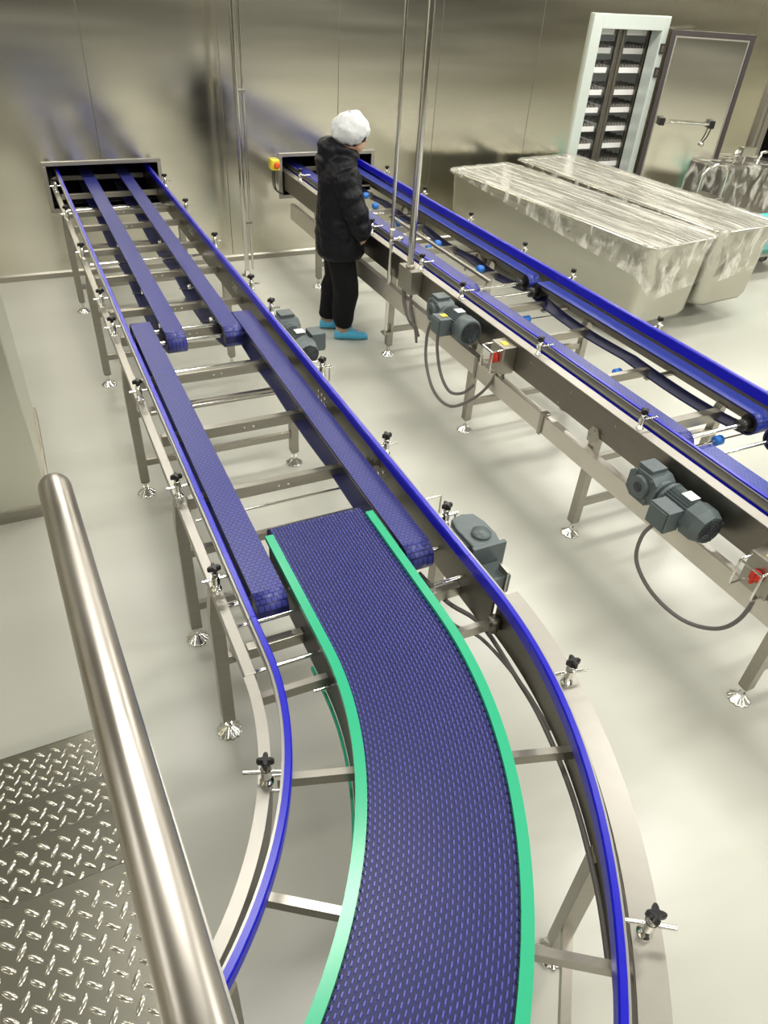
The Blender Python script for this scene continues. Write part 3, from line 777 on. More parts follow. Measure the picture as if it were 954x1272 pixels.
# cable tray along the legs
def tray_seg(ya, yb, a, c, xoff=2.425):
    b = MB(); (za0, za1), (zb0, zb1) = a, c
    t = .004
    vs = []
    for (y, z0, z1) in ((ya, za0, za1), (yb, zb0, zb1)):
        vs += [V((xoff, y, z0)), V((xoff, y, z1)), V((xoff+.045, y, z1+.0)), V((xoff+.045, y, z1-.004)), V((xoff+t, y, z1-.004)), V((xoff+t, y, z0+.004)), V((xoff+.045, y, z0+.004)), V((xoff+.045, y, z0))]
    b.loft([vs[:8], vs[8:]], 0, False); o = b.build('cable_duct', DUCT, RC); plabel(o, 'bright flat steel cable duct along the legs'); return o
tray_seg(7.0, 3.45, (.492, .635), (.505, .628), 2.412)
tray_seg(3.47, 2.72, (.500, .618), (.498, .612), 2.408)
tray_seg(2.74, .35, (.500, .606), (.506, .614), 2.411)
for y, z0_, z1_ in ((3.45, .49, .635), (2.73, .49, .622)):
    b = MB(); b.box((2.402, y-.014, z0_), (2.4075, y+.014, z1_)); b.box((2.402, y-.014, z1_), (2.45, y+.014, z1_+.004)); b.build('duct_joint', STEEL, RC)
# motors
ma = make_motor(RC, (2.375, 3.90, .775), -1, .40, 'grey geared motor with round fan grille, nearer the person', r=.085)
b = MB(); b.box((2.255, 3.67, .832), (2.295, 3.71, .835)); plabel(b.build('sticker', YELLOW, ma), 'yellow warning sticker')
mb_ = make_motor(RC, (2.375, 1.86, .735), -1, .34, 'grey geared motor with angular fan cover, nearest the camera', roundcap=False, r=.082)
b = MB(); b.tube([(2.24, 3.78, .76), (2.22, 3.78, .66), (2.20, 3.72, .50), (2.20, 3.58, .36), (2.24, 3.42, .33), (2.33, 3.30, .44), (2.40, 3.25, .56), (2.43, 3.24, .67)], .010, 10, sm=6); plabel(b.build('cable', RUBBER, ma), 'grey cable looping from the motor')
b = MB(); b.tube([(2.24, 3.68, .72), (2.25, 3.68, .60), (2.26, 3.62, .46), (2.28, 3.52, .38), (2.33, 3.44, .40), (2.38, 3.40, .47)], .010, 10, sm=6); b.build('cable', RUBBER, ma)
b = MB(); b.tube([(2.25, 1.66, .69), (2.24, 1.70, .58), (2.24, 1.68, .44), (2.27, 1.56, .33), (2.32, 1.40, .29), (2.37, 1.27, .34), (2.40, 1.21, .45), (2.42, 1.20, .62)], .0095, 10, sm=6); plabel(b.build('cable', RUBBER, mb_), 'grey cable looping from the motor')
def switchbox(y0, zc):
    b = MB(); b.box((2.385, y0-.07, zc-.085), (2.476, y0+.07, zc+.085)); o = b.build('switch_box', STEEL, RC, bevel=.004); plabel(o, 'small steel switch box with red rotary switch')
    b = MB(); b.lathe([(0, 0), (.030, 0), (.030, .008), (.018, .012), (.018, .03), (0, .03)], T(2.384, y0, zc) @ RY(-PI/2), 20); b.box((2.350, y0-.006, zc-.03), (2.372, y0+.006, zc+.03)); b.build('rotary_switch', RED, o)
    b = MB()
    for dy in (-.055, .055): b.tube([(2.384, y0+dy, zc-.07), (2.32, y0+dy, zc-.07), (2.315, y0+dy, zc-.06), (2.315, y0+dy, zc+.06), (2.32, y0+dy, zc+.07), (2.384, y0+dy, zc+.07)], .005, 8)
    b.tube([(2.315, y0-.055, zc+.066), (2.315, y0+.055, zc+.066)], .005, 8)
    b.build('guard_handle', CHROME, o)
    b = MB(); b.box((2.41, y0-.03, zc+.0855), (2.445, y0+.02, zc+.088)); plabel(b.build('sticker', YELLOW, o), 'yellow warning sticker')
    return o
s1 = switchbox(3.22, .745); s2 = switchbox(1.22, .70)
b = MB(); b.tube([(2.43, 3.19, .66), (2.43, 3.17, .60), (2.44, 3.13, .54), (2.47, 3.11, .46)], .009, 8, sm=6); b.build('cable', RUBBER, s1)
# junction box with drop pipe
b = MB(); b.box((2.385, 4.36, .70), (2.475, 4.56, .865)); plabel(b.build('junction_box', STEEL, RC, bevel=.003), 'plain steel junction box on the side plate')
b = MB(); b.tube([(2.41, 4.50, .70), (2.41, 4.48, .60), (2.42, 4.40, .50), (2.44, 4.34, .46), (2.45, 4.30, .40)], .016, 8, sm=6); b.tube([(2.43, 4.42, .70), (2.40, 4.36, .58), (2.41, 4.28, .47), (2.44, 4.3, .36)], .010, 8, sm=6); plabel(b.build('cable', RUBBER, RC), 'bundle of grey cables below the junction box')

# ------------------------------------------------------------------ pipes, e-stop
p = thing('drop_pipe', 'thick steel conduit pipe dropping to the junction box on the right conveyor', 'pipe', (2.425, 4.46, .865))
b = MB(); b.tube([(2.425, 4.46, .866), (2.425, 4.46, ZC)], .024, 18); b.build('pipe', CHROME, p)
b = MB(); b.lathe([(.024, 0), (.034, 0), (.034, .02), (.024, .02)], T(2.425, 4.46, .866), 18); b.build('collar', STEEL, p)
p = thing('drop_pipe', 'thin steel air pipe with a valve, hanging left of the thick conduit pipe', 'pipe', (2.43, 4.79, .25))
b = MB(); b.tube([(2.43, 4.79, .22), (2.43, 4.79, ZC)], .013, 14); b.build('pipe', CHROME, p)
b = MB(); b.lathe([(.013, -.05), (.022, -.05), (.022, -.03), (.017, -.02), (.017, .03), (.022, .04), (.022, .06), (.013, .06)], T(2.43, 4.79, .98), 14); b.tube([(2.43, 4.79, .96), (2.50, 4.79, .96)], .010, 8); b.lathe([(.0, -.02), (.018, -.02), (.018, .02), (0, .02)], T(2.50, 4.79, .96) @ RY(PI/2), 12); b.build('valve', CHROME, p)
b = MB(); b.box((2.40, 4.76, .22), (2.47, 4.82, .24)); b.box((2.465, 4.77, .22), (2.47, 4.81, .30)); b.build('foot_bracket', STEEL, p)
p = thing('wall_pipe', 'tall steel pipe standing between the two conveyors in front of the wall', 'pipe', (1.92, 6.93, 0))
b = MB(); b.tube([(1.92, 6.93, 0), (1.92, 6.93, ZC)], .023, 18); b.build('pipe', CHROME, p)
b = MB(); b.tube([(1.985, 6.95, .05), (1.985, 6.95, ZC)], .012, 12); b.build('side_pipe', CHROME, p)
b = MB(); b.lathe([(0, 0), (.05, 0), (.05, .008), (.026, .012), (.026, .05), (0, .05)], T(1.92, 6.93, 0), 20)
b.build('base_flange', STEEL, p)
for z in (.5, 1.6, 2.6):
    b = MB(); b.box((1.91, 6.91, z), (1.995, 6.965, z+.02)); b.build('pipe_strap', STEEL, p)
p = thing('emergency_stop', 'yellow emergency stop box with orange button on the wall by the right opening', 'switch', (2.385, YW-.001, .91))
b = MB(); b.box((2.345, YW-.06, .865), (2.425, YW-.001, .96)); b.build('switch_housing', YELLOW, p, bevel=.006)
b = MB(); b.lathe([(0, 0), (.016, 0), (.016, .012), (.03, .016), (.03, .03), (.022, .036), (0, .036)], T(2.385, YW-.061, .915) @ RX(PI/2), 24); b.build('push_button', ORANGE, p)
b = MB(); b.tube([(2.375, YW-.03, .865), (2.375, YW-.03, .76), (2.39, YW-.03, .68), (2.43, YW-.03, .645), (2.46, YW-.06, .65)], .006, 8, sm=6); b.build('cable', BLACK, p)

# ------------------------------------------------------------------ tubs
def rrect(cx, cy, hx, hy, rad, z, n=6):
    pts = []
    for sx, sy, a0 in ((1, 1, 0), (-1, 1, PI/2), (-1, -1, PI), (1, -1, 3*PI/2)):
        for i in range(n+1):
            a = a0 + PI/2*i/n
            pts.append(V((cx + sx*(hx-rad) + rad*math.cos(a), cy + sy*(hy-rad) + rad*math.sin(a), z)))
    return pts
def tub(loc, rot, w, l, label, casters):
    t = thing('steel_tub', label, 'tub', loc); t.rotation_euler = (0, 0, rot)
    hx, hy = w/2, l/2; zb, zt = .185, .90
    b = MB()
    R_ = [rrect(0, 0, hx-.14, hy-.14, .10, zb), rrect(0, 0, hx-.085, hy-.08, .12, zb+.02), rrect(0, 0, hx-.065, hy-.06, .12, zb+.07), rrect(0, 0, hx-.035, hy-.035, .11, zt-.05), rrect(0, 0, hx-.03, hy-.03, .10, zt-.02),
          rrect(0, 0, hx-.004, hy-.004, .12, zt-.03), rrect(0, 0, hx, hy, .12, zt-.015), rrect(0, 0, hx-.005, hy-.005, .12, zt), rrect(0, 0, hx-.035, hy-.035, .10, zt), rrect(0, 0, hx-.045, hy-.045, .10, zt-.03),
          rrect(0, 0, hx-.11, hy-.11, .10, zb+.10), rrect(0, 0, hx-.16, hy-.16, .10, zb+.04)]
    b.loft(R_, 0, True, True); b.build('tub_shell', TUB, t, local=True)
    for cx_, cy_ in casters:
        b = MB(); b.lathe([(0, -.02), (.07, -.02), (.082, -.012), (.082, .012), (.07, .02), (0, .02)], T(cx_, cy_, .083) @ RY(PI/2), 24, 0)
        b.lathe([(0, -.022), (.04, -.022), (.04, .022), (0, .022)], T(cx_, cy_, .083) @ RY(PI/2), 16, 1)
        for dx in (-.03, .03): b.box((cx_+dx-.003, cy_-.02, .07), (cx_+dx+.003, cy_+.02, .18), 1)
        b.box((cx_-.045, cy_-.045, .172), (cx_+.045, cy_+.045, .192), 1)
        b.build('caster', [CASTR, STEEL], t, local=True)
    return t
def cen(nx, ny, rot, w, l):   # centre from near-left corner
    c, s = math.cos(rot), math.sin(rot)
    return (nx + c*w/2 - s*l/2, ny + s*w/2 + c*l/2, 0)
r1, r2_ = math.radians(7.5), math.radians(5.0)
W1, W2, LT = .88, .86, 2.78
c1_ = cen(4.47, 4.20, r1, W1, LT); c2_ = cen(5.40, 4.38, r2_, W2, 2.86)
cs = lambda w, l: ((-(w/2-.22), -(l/2-.5)), ((w/2-.25), -(l/2-.5)), (-(w/2-.22), (l/2-.5)), ((w/2-.25), (l/2-.5)))
tub(c1_, r1, W1, LT, 'large stainless tub wrapped in film, the one nearer the right conveyor', cs(W1, LT))
tub(c2_, r2_, W2, 2.86, 'large stainless tub wrapped in film, the one nearer the open door', cs(W2, 2.86))
def film(loc, rot, w, l, label):
    t = thing('plastic_film', label, 'plastic film', (loc[0], loc[1], .90)); t.rotation_euler = (0, 0, rot)
    b = MB(); nx, ny = 26, 60
    vs = []
    for j in range(ny+1):
        for i in range(nx+1):
            x = -w/2+.01 + (w-.02)*i/nx; y = -l/2+.01 + (l-.02)*j/ny
            e = min(i, nx-i, j*.5, (ny-j)*.5); k_ = min(1, e/2)
            z = .004 + k_*(.010 + .008*noise.noise(V((x*9, y*2.2, rot*50))) + .004*noise.noise(V((x*25, y*9, 3))))
            # rounded corners: pull corner points inwards
            ax, ay = abs(x)-(w/2-.12), abs(y)-(l/2-.12)
            if ax > 0 and ay > 0:
                d = math.hypot(ax, ay)
                if d > .115: x = math.copysign(w/2-.12 + ax*.115/d, x); y = math.copysign(l/2-.12 + ay*.115/d, y)
            vs.append((x, y, z))
    b.add(vs, [(j*(nx+1)+i, j*(nx+1)+i+1, (j+1)*(nx+1)+i+1, (j+1)*(nx+1)+i) for j in range(ny) for i in range(nx)], 0, True)
    b.build('film_cover', FILM, t, local=True)
    b = MB(); n_ = 140; rings = []
    base = rrect(0, 0, w/2+.006, l/2+.006, .125, 0, 34)
    for lev in range(9):
        ring_ = []
        for q, p_ in enumerate(base):
            near = max(0, min(1, (-p_.y - l/2 + 1.0)/1.0))
            depth = .022 + .50*near**3*(0.75+.35*noise.noise(V((p_.x*5, p_.y*3, 1))))
            s_ = lev/8; zz = .006 - depth*s_
            inw = .05*max(0, -zz)/.68 + .0
            wob = .010*noise.noise(V((p_.x*16, p_.y*16, zz*14+rot*30))) * s_
            d_ = V((p_.x, p_.y, 0)).normalized() if True else None
            ring_.append(V((p_.x*(1-inw/(w/2)*.55) , p_.y*(1-inw/(l/2)), zz)) + d_*wob + d_*.012*s_)
        rings.append(ring_)
    b.loft(rings, 0, True, False); b.build('film_skirt', FILM_S, t, local=True)
    return t
film(c1_, r1, W1, LT, 'clear stretch film over the tub nearer the right conveyor')
film(c2_, r2_, W2, 2.86, 'clear stretch film over the tub nearer the open door')

# ------------------------------------------------------------------ wrapped trolley and crate at the far right
tx, ty = 7.30, 5.60
t = thing('trolley', 'low stainless trolley with black casters at the far right edge', 'trolley', (tx, ty, 0))
b = MB(); b.box((tx-.56, ty-.28, .22), (tx+.56, ty+.28, .25)); b.build('deck', STEEL, t, bevel=.004)
for dx in (-.52, .52):
    for dy in (-.22, .10):
        b = MB(); b.lathe([(0, -.02), (.06, -.02), (.065, 0), (.06, .02), (0, .02)], T(tx+dx, ty+dy, .066) @ RY(PI/2), 20); b.box((tx+dx-.03, ty+dy-.03, .066), (tx+dx-.024, ty+dy+.03, .22)); b.box((tx+dx+.024, ty+dy-.03, .066), (tx+dx+.03, ty+dy+.03, .22)); b.build('caster', BLACK, t)
def crate(loc, label, rot=0):
    o = thing('crate', label, 'crate', loc); o.rotation_euler = (0, 0, rot)
    b = MB()
    R_ = [rrect(0,0,.19,.15,.03,0), rrect(0,0,.23,.18,.03,.26), rrect(0,0,.25,.20,.03,.26), rrect(0,0,.25,.20,.03,.285), rrect(0,0,.225,.175,.03,.285), rrect(0,0,.18,.14,.03,.015)]
    b.loft(R_, 0, True, True); b.build('crate_body', TURQ, o, local=True); return o
crate((tx+.26, ty-.02, .251), 'turquoise plastic crate on the low trolley at the right edge')
# hoop of a push handle behind the tubs
m_ = thing('wrapped_machine', 'film-wrapped stainless machine with gauges at the far right', 'machine', (8.15, 6.75, 0))
b = MB(); b.box((7.62, 6.45, .12), (8.65, 7.1, .84)); b.build('cabinet', STEEL_D, m_, bevel=.01)
for dx in (7.7, 8.57):
    for dy in (6.52, 7.03):
        b = MB(); b.tube([(dx, dy, 0), (dx, dy, .12)], .025, 12); b.build('leg', STEEL, m_)
b = MB(); b.lathe([(0,0),(.05,0),(.055,.01),(.055,.025),(0,.025)], T(7.92, 6.62, .97) @ RX(PI/2), 20, 0); b.tube([(7.92, 6.63, .85), (7.92, 6.63, .93)], .012, 8, 0); b.box((8.0, 6.6, .94), (8.22, 6.68, 1.04), 0); b.tube([(8.1, 6.64, .845), (8.1, 6.64, .94)], .02, 8); b.tube([(8.3, 6.6, .845), (8.35, 6.62, .97), (8.5, 6.64, .98)], .018, 8); b.build('gauge', CHROME, m_)
b = MB(); nx, ny = 30, 16; vs = []
def wrapp(u_, v_):
    # box surface unrolled: top then front
    x = 7.60 + 1.07*u_
    if v_ < .45: y = 7.12 - .69*(v_/.45); z = .865
    else: y = 6.43 - .012*math.sin(9*u_+6*v_); z = .865 - .62*((v_-.45)/.55)
    n1 = noise.noise(V((x*9, v_*14, 2)))
    return V((x, y-.012*abs(n1)*(v_ > .45), z+.02*abs(n1)*(v_ < .45)))
for j in range(ny*2+1):
    for i in range(nx+1): vs.append(wrapp(i/nx, j/(ny*2)))
b.add(vs, [(j*(nx+1)+i, j*(nx+1)+i+1, (j+1)*(nx+1)+i+1, (j+1)*(nx+1)+i) for j in range(ny*2) for i in range(nx)], 0, True)
vs = []
for j in range(9):
    for i in range(9):
        y = 6.43 + .69*i/8; z = .865 - .62*j/8; vs.append((7.60 - .012*abs(noise.noise(V((y*9, z*9, 5)))), y, z))
b.add(vs, [(j*9+i, j*9+i+1, (j+1)*9+i+1, (j+1)*9+i) for j in range(8) for i in range(8)], 0, True)
b.build('film_wrap', FILM_S, m_)
h_ = thing('push_cart', 'stainless cart behind the tubs showing only its hooped tube handle', 'cart', (7.22, 6.42, 0))
b = MB(); b.box((7.02, 6.22, .28), (7.49, 6.55, .60)); b.build('cart_body', STEEL, h_, bevel=.01)
pts = [V((7.06, 6.27, .55))] + [V((7.06+.20-.20*math.cos(PI*i/12), 6.27-.02*math.sin(PI*i/12), .80+.16*math.sin(PI*i/12)**.8)) for i in range(13)] + [V((7.46, 6.27, .55))]
b = MB(); b.tube(pts, .014, 12); b.build('hoop_handle', CHROME, h_)
for dx in (7.07, 7.44):
    for dy in (6.27, 6.50):
        b = MB(); b.lathe([(0, -.018), (.06, -.018), (.06, .018), (0, .018)], T(dx, dy, .06) @ RY(PI/2), 18); b.box((dx-.008, dy-.02, .06), (dx+.008, dy+.02, .285)); b.build('caster', BLACK, h_)

# ------------------------------------------------------------------ stairs + handrail
def lens(b, x, y, z, ang, L=.0185, W=.0060, H=.0030):
    c, s = math.cos(ang), math.sin(ang); n = 10
    def P(u, v, w): return V((x + u*c - v*s, y + u*s + v*c, z + w))
    r0 = [P(L*math.cos(2*PI*k/n), W*math.sin(2*PI*k/n), 0) for k in range(n)]
    r1 = [P(L*.72*math.cos(2*PI*k/n), W*.62*math.sin(2*PI*k/n), H*.8) for k in range(n)]
    o = len(b.v); b.v += r0 + r1 + [P(0, 0, H)]
    for k in range(n):
        k2 = (k+1) % n
        b.f.append([o+k, o+k2, o+n+k2, o+n+k]); b.m.append(1); b.s.append(True)
        b.f.append([o+n+k, o+n+k2, o+2*n]); b.m.append(1); b.s.append(True)
ST = thing('staircase', 'stainless checker-plate steps descending along the bottom left corner', 'staircase', (-.5, .6, 0))
XS0, XS1 = -.95, -.085
treads = [(1.0, -.66, .888), (.80, .888-.02, 1.15), (.60, 1.13, 1.40), (.40, 1.38, 1.735)]
for ti, (z, ya, yb) in enumerate(treads):
    b = MB()
    zl = z - .012 if ti == 0 else z - .03
    b.box((XS0, ya, zl), (XS1, yb, z))
    if ti: b.box((XS0, ya, z), (XS1, ya+.004, z+.165 if ti > 1 else z+.185))
    px_, py_ = .0245, .047
    nx = int((XS1-XS0-.02)/px_)
    for i in range(nx):
        x = XS1 - .020 - i*px_
        y = yb - .030 - (py_/2 if i % 2 else 0)
        while y > max(ya+.02, -.12):
            lens(b, x, y, z, math.radians(60) if i % 2 else math.radians(-42)); y -= py_
    tr_ = b.build('tread', [DIAMOND, LENS], ST)
    b = MB(); b.box((XS0, yb-.0005, z-.012), (XS1, yb+.0015, z+.0012)); b.build('nosing', CHROME, tr_)
for x in (XS0+.01, ):
    b = MB(); b.bar((x, 1.73, .30), (x, .85, .93), .02, .10); b.bar((x, .86, .93), (x, -.66, .93), .02, .10); b.build('stringer', STEEL, ST)
b = MB(); b.bar((XS1-.012, 1.73, .33), (XS1-.012, 1.10, .74), .02, .06); b.build('stringer', STEEL, ST)
for x, y, z in ((XS0+.03, 1.68, .37), (XS1-.03, 1.68, .37), (XS0+.03, -.62, .985), (XS1-.03, -.63, .985), (XS0+.03, .84, .985)):
    b = MB(); b.box((x-.02, y-.02, 0), (x+.02, y+.02, z)); b.build('support_post', STEEL, ST)
HR = thing('handrail', 'thick brushed-steel handrail tube running up the left foreground', 'handrail', (-.04, .4, 1.0))
dr = .0232
def hp(t): # along the rail
    a = V((-.014, .20, 2.0)); c = V((-.0445, .97, 1.955)); return a + (c-a)*t
pts = [hp(-.95), hp(-.4), hp(0), hp(.3), hp(.6), hp(.9), hp(.965)]
e = hp(.965)
d_ = (hp(1)-hp(0)).normalized()
for i in range(1, 9):
    a = PI/2*i/8; pts.append(e + d_*(.045*math.sin(a)) + V((0, 0, -.045*(1-math.cos(a)))))
last = pts[-1]
pts += [V((last.x, last.y, 1.6)), V((last.x, last.y, 1.2)), V((last.x, last.y, .80+.002))]
b = MB(); b.tube(pts, dr, 28); b.build('rail_tube', RAIL_TUBE, HR)
b = MB(); q = hp(-.93); b.tube([V((q.x, q.y, q.z)), V((q.x-.07, q.y, 1.001))], .02, 14); b.build('post', RAIL_TUBE, HR)
b = MB(); b.bar((.019, .345, 1.5), (-.002, .80, 1.5), .005, .02); b.bar((.019, .345, 1.5), (.045, -.4, 1.5), .005, .02)
b.bar((-.002, .80, 1.5), (last.x+.005, last.y-.015, 1.5), .004, .02); b.build('mid_rail', STEEL_L, HR)

# ------------------------------------------------------------------ person
pl_ = V((2.270, 5.345, 0)); heading = math.radians(-20)
def PM(): return T(*pl_) @ RZ(heading)
Mp = PM()
def oval(c, rx, ry, n=20, tiltx=0, tilty=0, sq=1.0):
    out = []
    for k in range(n):
        a = 2*PI*k/n; ca, sa = math.cos(a), math.sin(a)
        x = rx*math.copysign(abs(ca)**sq, ca); y = ry*math.copysign(abs(sa)**sq, sa)
        out.append(V((c[0]+x, c[1]+y, c[2] + x*tiltx + y*tilty)))
    return out
def person_remesh(o, vox, it=4, fac=.5):
    m = o.modifiers.new('remesh', 'REMESH'); m.mode = 'VOXEL'; m.voxel_size = vox; m.use_smooth_shade = True
    s = o.modifiers.new('smooth', 'SMOOTH'); s.iterations = it; s.factor = fac
b = MB()
# legs, local frame: x forward, y left
ftR, ftL = V((.02, -.075, 0)), V((-.10, .14, 0))
def limb(b, pts, radii, n=14): b.tube(pts, .05, n, 0, True, radii)
hip = V((-.03, 0, .86))
for ft, sy in ((ftR, -1), (ftL, 1)):
    hp_ = hip + V((0, sy*.085, 0)); kn = V(((hp_.x+ft.x)/2+.035, (hp_.y+ft.y)/2, .47)); an = ft + V((0, 0, .09))
    limb(b, [hp_, hp_.lerp(kn, .5), kn, kn.lerp(an, .35), an], [.078, .070, .052, .052, .036])
    limb(b, [ft + V((-.035, 0, .045)), ft + V((.05, 0, .045)), ft + V((.13, 0, .035)), ft + V((.175, 0, .03))], [.036, .038, .036, .026])
b.loft([oval((-.03, 0, .82), .08, .12), oval((-.03, 0, .95), .10, .14), oval((-.02, 0, 1.08), .085, .125), oval((-.015, 0, 1.25), .105, .15), oval((-.02, 0, 1.38), .09, .16), oval((-.01, 0, 1.43), .055, .09)], 0)
limb(b, [V((-.01, 0, 1.38)), V((.015, 0, 1.45)), V((.055, 0, 1.51))], [.062, .055, .055])
# head (turned a little away from the camera) - skull, jaw, nose, ears
Mh = T(.070, 0, 1.545) @ RZ(math.radians(12)) @ RY(math.radians(12))
b.ell((-.012, 0, .025), .093, .074, .098, 0, 20, 14, Mh)
b.ell((.035, 0, -.045), .052, .052, .058, 0, 16, 10, Mh)
b.ell((.093, 0, -.004), .018, .011, .020, 0, 10, 8, Mh)
b.ell((.083, 0, .035), .014, .040, .009, 0, 10, 8, Mh)
b.ell((.082, 0, -.043), .012, .024, .009, 0, 10, 8, Mh)
for sy in (-1, 1): b.ell((-.005, sy*.076, -.005), .017, .009, .030, 0, 10, 8, Mh)
# arms reaching forward to the rail
def arm(b, sh, el, wr, k=1):
    limb(b, [sh, sh.lerp(el, .5), el, el.lerp(wr, .4), wr], [.052*k, .045*k, .038*k, .036*k, .024*k])
shR, elR, wrR = V((-.02, -.185, 1.34)), V((.085, -.235, 1.07)), V((.150, -.190, .875))
shL, elL, wrL = V((-.01, .185, 1.34)), V((.04, .225, 1.07)), V((.035, .200, .88))
arm(b, shR, elR, wrR); arm(b, shL, elL, wrL)
for wr, sy in ((wrR, -1), (wrL, 1)):
    d = V((-.12, -.55*sy, -.55)).normalized(); side = V((0, sy, 0)); up = d.cross(side) * sy
    palm = wr + d*.045
    b.ell((0,0,0), .045, .038, .015, 0, 12, 8, T(*palm) @ d.to_track_quat('X', 'Z').to_matrix().to_4x4())
    for i, (off, L_) in enumerate(((-.028, .062), (-.009, .074), (.010, .070), (.028, .054))):
        a = palm + d*.032 + side*off; m1 = a + d*L_*.45; m2 = m1 + (d*.7 + V((0,0,-.7)))*L_*.32; m3 = m2 + (d*.2 + V((0,0,-1)))*L_*.26
        limb(b, [a, m1, m2, m3], [.0085, .008, .0075, .006], 8)
    a = palm - side*.030 - d*.01; limb(b, [a, a - side*.022 + d*.02, a - side*.026 + d*.045 + V((0,0,-.012))], [.0105, .009, .007], 8)
for i in range(len(b.v)): b.v[i] = Mp @ b.v[i]
person = b.build('person', SKIN)
person_remesh(person, .0065, 2, .4)
tag(person, 'person in black hooded jacket and trousers, white hair cap and blue shoe covers', 'person')

# trousers
b = MB()
for ft, sy in ((ftR, -1), (ftL, 1)):
    hp_ = hip + V((0, sy*.082, 0)); kn = V(((hp_.x+ft.x)/2+.035, (hp_.y+ft.y)/2, .47)); an = ft + V((-.005, 0, .11))
    limb(b, [hp_+V((0,0,.03)), hp_.lerp(kn, .5), kn, kn.lerp(an, .25), kn.lerp(an, .6), kn.lerp(an, .85), an], [.122, .118, .104, .106, .098, .086, .074], 20)
b.loft([oval((-.03, 0, .76), .10, .15), oval((-.03, 0, .95), .12, .165)], 0)
for i in range(len(b.v)):
    p_ = b.v[i]; n_ = noise.noise(V((p_.x*6, p_.y*6, p_.z*16))); b.v[i] = Mp @ (p_ + V((n_*.026, n_*.018, 0)))
tr = b.build('trousers', TROUSER, person); person_remesh(tr, .011, 3, .5); plabel(tr, 'black trousers')

# jacket
b = MB()
tor = [((-.015, 0, .70), .185, .240), ((-.015, 0, .73), .198, .252), ((-.018, 0, .84), .195, .244), ((-.020, 0, .95), .188, .236), ((-.022, 0, 1.05), .180, .232), ((-.027, 0, 1.15), .176, .230), ((-.03, 0, 1.26), .168, .228), ((-.03, 0, 1.34), .146, .214), ((-.03, 0, 1.40), .110, .165), ((-.02, 0, 1.44), .085, .10)]
b.loft([oval(c, rx, ry, 28, 0, 0, .85) for c, rx, ry in tor], 0)
for sh, el, wr in ((shR, elR, wrR), (shL, elL, wrL)):
    w2 = el.lerp(wr, .93)
    pts_ = [sh + V((0, 0, .005)), sh.lerp(el, .2), sh.lerp(el, .4), sh.lerp(el, .6), sh.lerp(el, .8), el, el.lerp(w2, .25), el.lerp(w2, .5), el.lerp(w2, .75), w2]
    limb(b, pts_, [.086, .098, .090, .102, .092, .103, .092, .098, .090, .072], 20)
# hood lying on the back and collar
b.ell((-.115, 0, 1.44), .090, .135, .105, 0, 20, 12)
b.ell((-.155, 0, 1.36), .060, .12, .10, 0, 20, 12)
for i in range(24):
    a = 2*PI*i/24
    b.ell((-.005+.085*math.cos(a), .092*math.sin(a), 1.455 - .028*math.cos(a)), .036, .036, .044, 0, 10, 6)
for i in range(len(b.v)):
    p_ = b.v[i]
    q = .007*math.sin(p_.z*2*PI/.105 + 1.2*noise.noise(V((p_.x*4, p_.y*4, 1)))) + .016*noise.noise(V((p_.x*7, p_.y*7, p_.z*7)))
    d = V((p_.x+.03, p_.y, 0)); d = d.normalized() if d.length > 1e-4 else V((0,0,0))
    b.v[i] = Mp @ (p_ + d*q)
jk = b.build('jacket', JACKET, person); person_remesh(jk, .010, 2, .45); plabel(jk, 'black quilted jacket with hood down')
tx_ = bpy.data.textures.new('puff', 'CLOUDS'); tx_.noise_scale = .06
dm = jk.modifiers.new('puff', 'DISPLACE'); dm.texture = tx_; dm.strength = .022; dm.mid_level = .5
# bouffant cap
b = MB(); Mc = T(.044, 0, 1.592) @ RZ(math.radians(12)) @ RY(math.radians(-8))
nu, nv = 48, 22; rings = []
for j in range(nv+1):
    t_ = -PI/2*.52 + (PI/2*1.52)*j/nv; rr = math.cos(t_) if j < nv else .01
    ring_ = []
    for k in range(nu):
        a = 2*PI*k/nu
        pf = 1 + .09*noise.noise(V((math.cos(a)*2.2, math.sin(a)*2.2, t_*2.5))) + .05*noise.noise(V((math.cos(a)*6, math.sin(a)*6, t_*6)))
        lowk = max(0, (-t_)/(PI/2*.52))
        pleat = 1 + .03*lowk*math.sin(a*20)
        ring_.append(Mc @ V((.140*rr*math.cos(a)*pf*pleat, .130*rr*math.sin(a)*pf*pleat, .118*math.sin(t_)*pf)))
    rings.append(ring_)
b.loft(rings, 0, True, False)
for i in range(len(b.v)): b.v[i] = Mp @ b.v[i]
cp = b.build('hair_cap', CAP, person); plabel(cp, 'white bouffant hair cap')
sd = cp.modifiers.new('solid', 'SOLIDIFY'); sd.thickness = .002
# hair showing below the cap + eyes
b = MB()
b.ell((-.020, 0, .004), .092, .0795, .082, 0, 18, 12, Mh)
for sy in (-1, 1): b.ell((.040, sy*.050, .012), .040, .028, .034, 0, 12, 8, Mh)
for i in range(len(b.v)): b.v[i] = Mp @ b.v[i]
b.build('hair', HAIR, person)
b = MB()
for sy in (-1, 1): b.ell((.079, sy*.030, .018), .008, .010, .007, 0, 8, 6, Mh)
for i in range(len(b.v)): b.v[i] = Mp @ b.v[i]
b.build('eyes', BLACK, person)
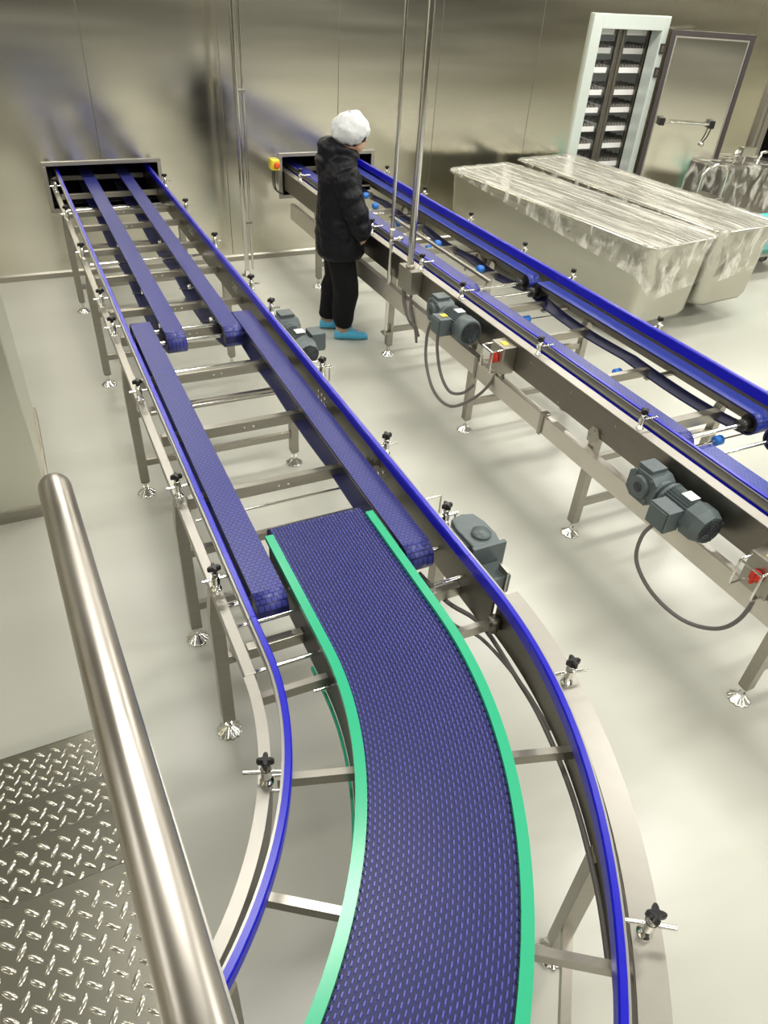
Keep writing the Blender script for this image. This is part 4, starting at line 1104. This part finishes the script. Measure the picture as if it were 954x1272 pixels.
# shoes + blue covers
for ft, nm in ((ftR, 0), (ftL, 1)):
    b = MB()
    rr = [(-.075, .030, .055), (-.06, .050, .085), (-.02, .058, .10), (.04, .060, .092), (.10, .062, .075), (.155, .056, .062), (.195, .040, .048), (.212, .018, .03)]
    rings = []
    for x, hw, hh in rr:
        ring_ = []
        for k in range(24):
            a = 2*PI*k/24; ca, sa = math.cos(a), math.sin(a)
            y = hw*ca*(1+.07*noise.noise(V((x*30, a*2, nm)))); z = max(0, hh*.5 + hh*.5*math.copysign(abs(sa)**.8, sa)) * (1+.06*noise.noise(V((x*25, a*3, nm+4))))
            ring_.append(Mp @ (ft + V((x, y, max(.001, z)))))
        rings.append(ring_)
    b.loft(rings, 0, True, True)
    sc_ = b.build('shoe_cover', COVER, person); plabel(sc_, 'crinkled blue plastic shoe cover')
    b = MB(); b.lathe([(.052, .055), (.060, .085), (.054, .115), (.048, .12)], Mp @ T(ft.x-.005, ft.y, 0), 20)
    b.build('shoe', SHOE, person)

# ------------------------------------------------------------------ lights
def area(name, loc, sx, sy, power, col=(1, .975, .91), rot=(0, 0, 0)):
    l = bpy.data.lights.new(name, 'AREA'); l.shape = 'RECTANGLE'; l.size = sx; l.size_y = sy; l.energy = power; l.color = col
    o = bpy.data.objects.new(name, l); COL.objects.link(o); o.location = loc; o.rotation_euler = rot; return o
for x in (-2.2, .6, 3.4, 6.2, 9.0):
    for y in (-6.5, -3.6, -.9, 1.6, 4.1, 6.3):
        area('ceiling_light', (x, y, ZC-.02), 1.2, .30, {-2.2: 16, .6: 32}.get(x, 45))
area('cold_room_light', (6.5, YW+1.9, ZC-.3), 1.5, 1.0, 60, (.95, 1, .97))
w = bpy.data.worlds.new('world'); scene.world = w; w.use_nodes = True
w.node_tree.nodes['Background'].inputs['Color'].default_value = (.8, .8, .74, 1)
w.node_tree.nodes['Background'].inputs['Strength'].default_value = .15
scene.view_settings.view_transform = 'Standard'
scene.view_settings.look = 'None'
scene.view_settings.exposure = 0.0
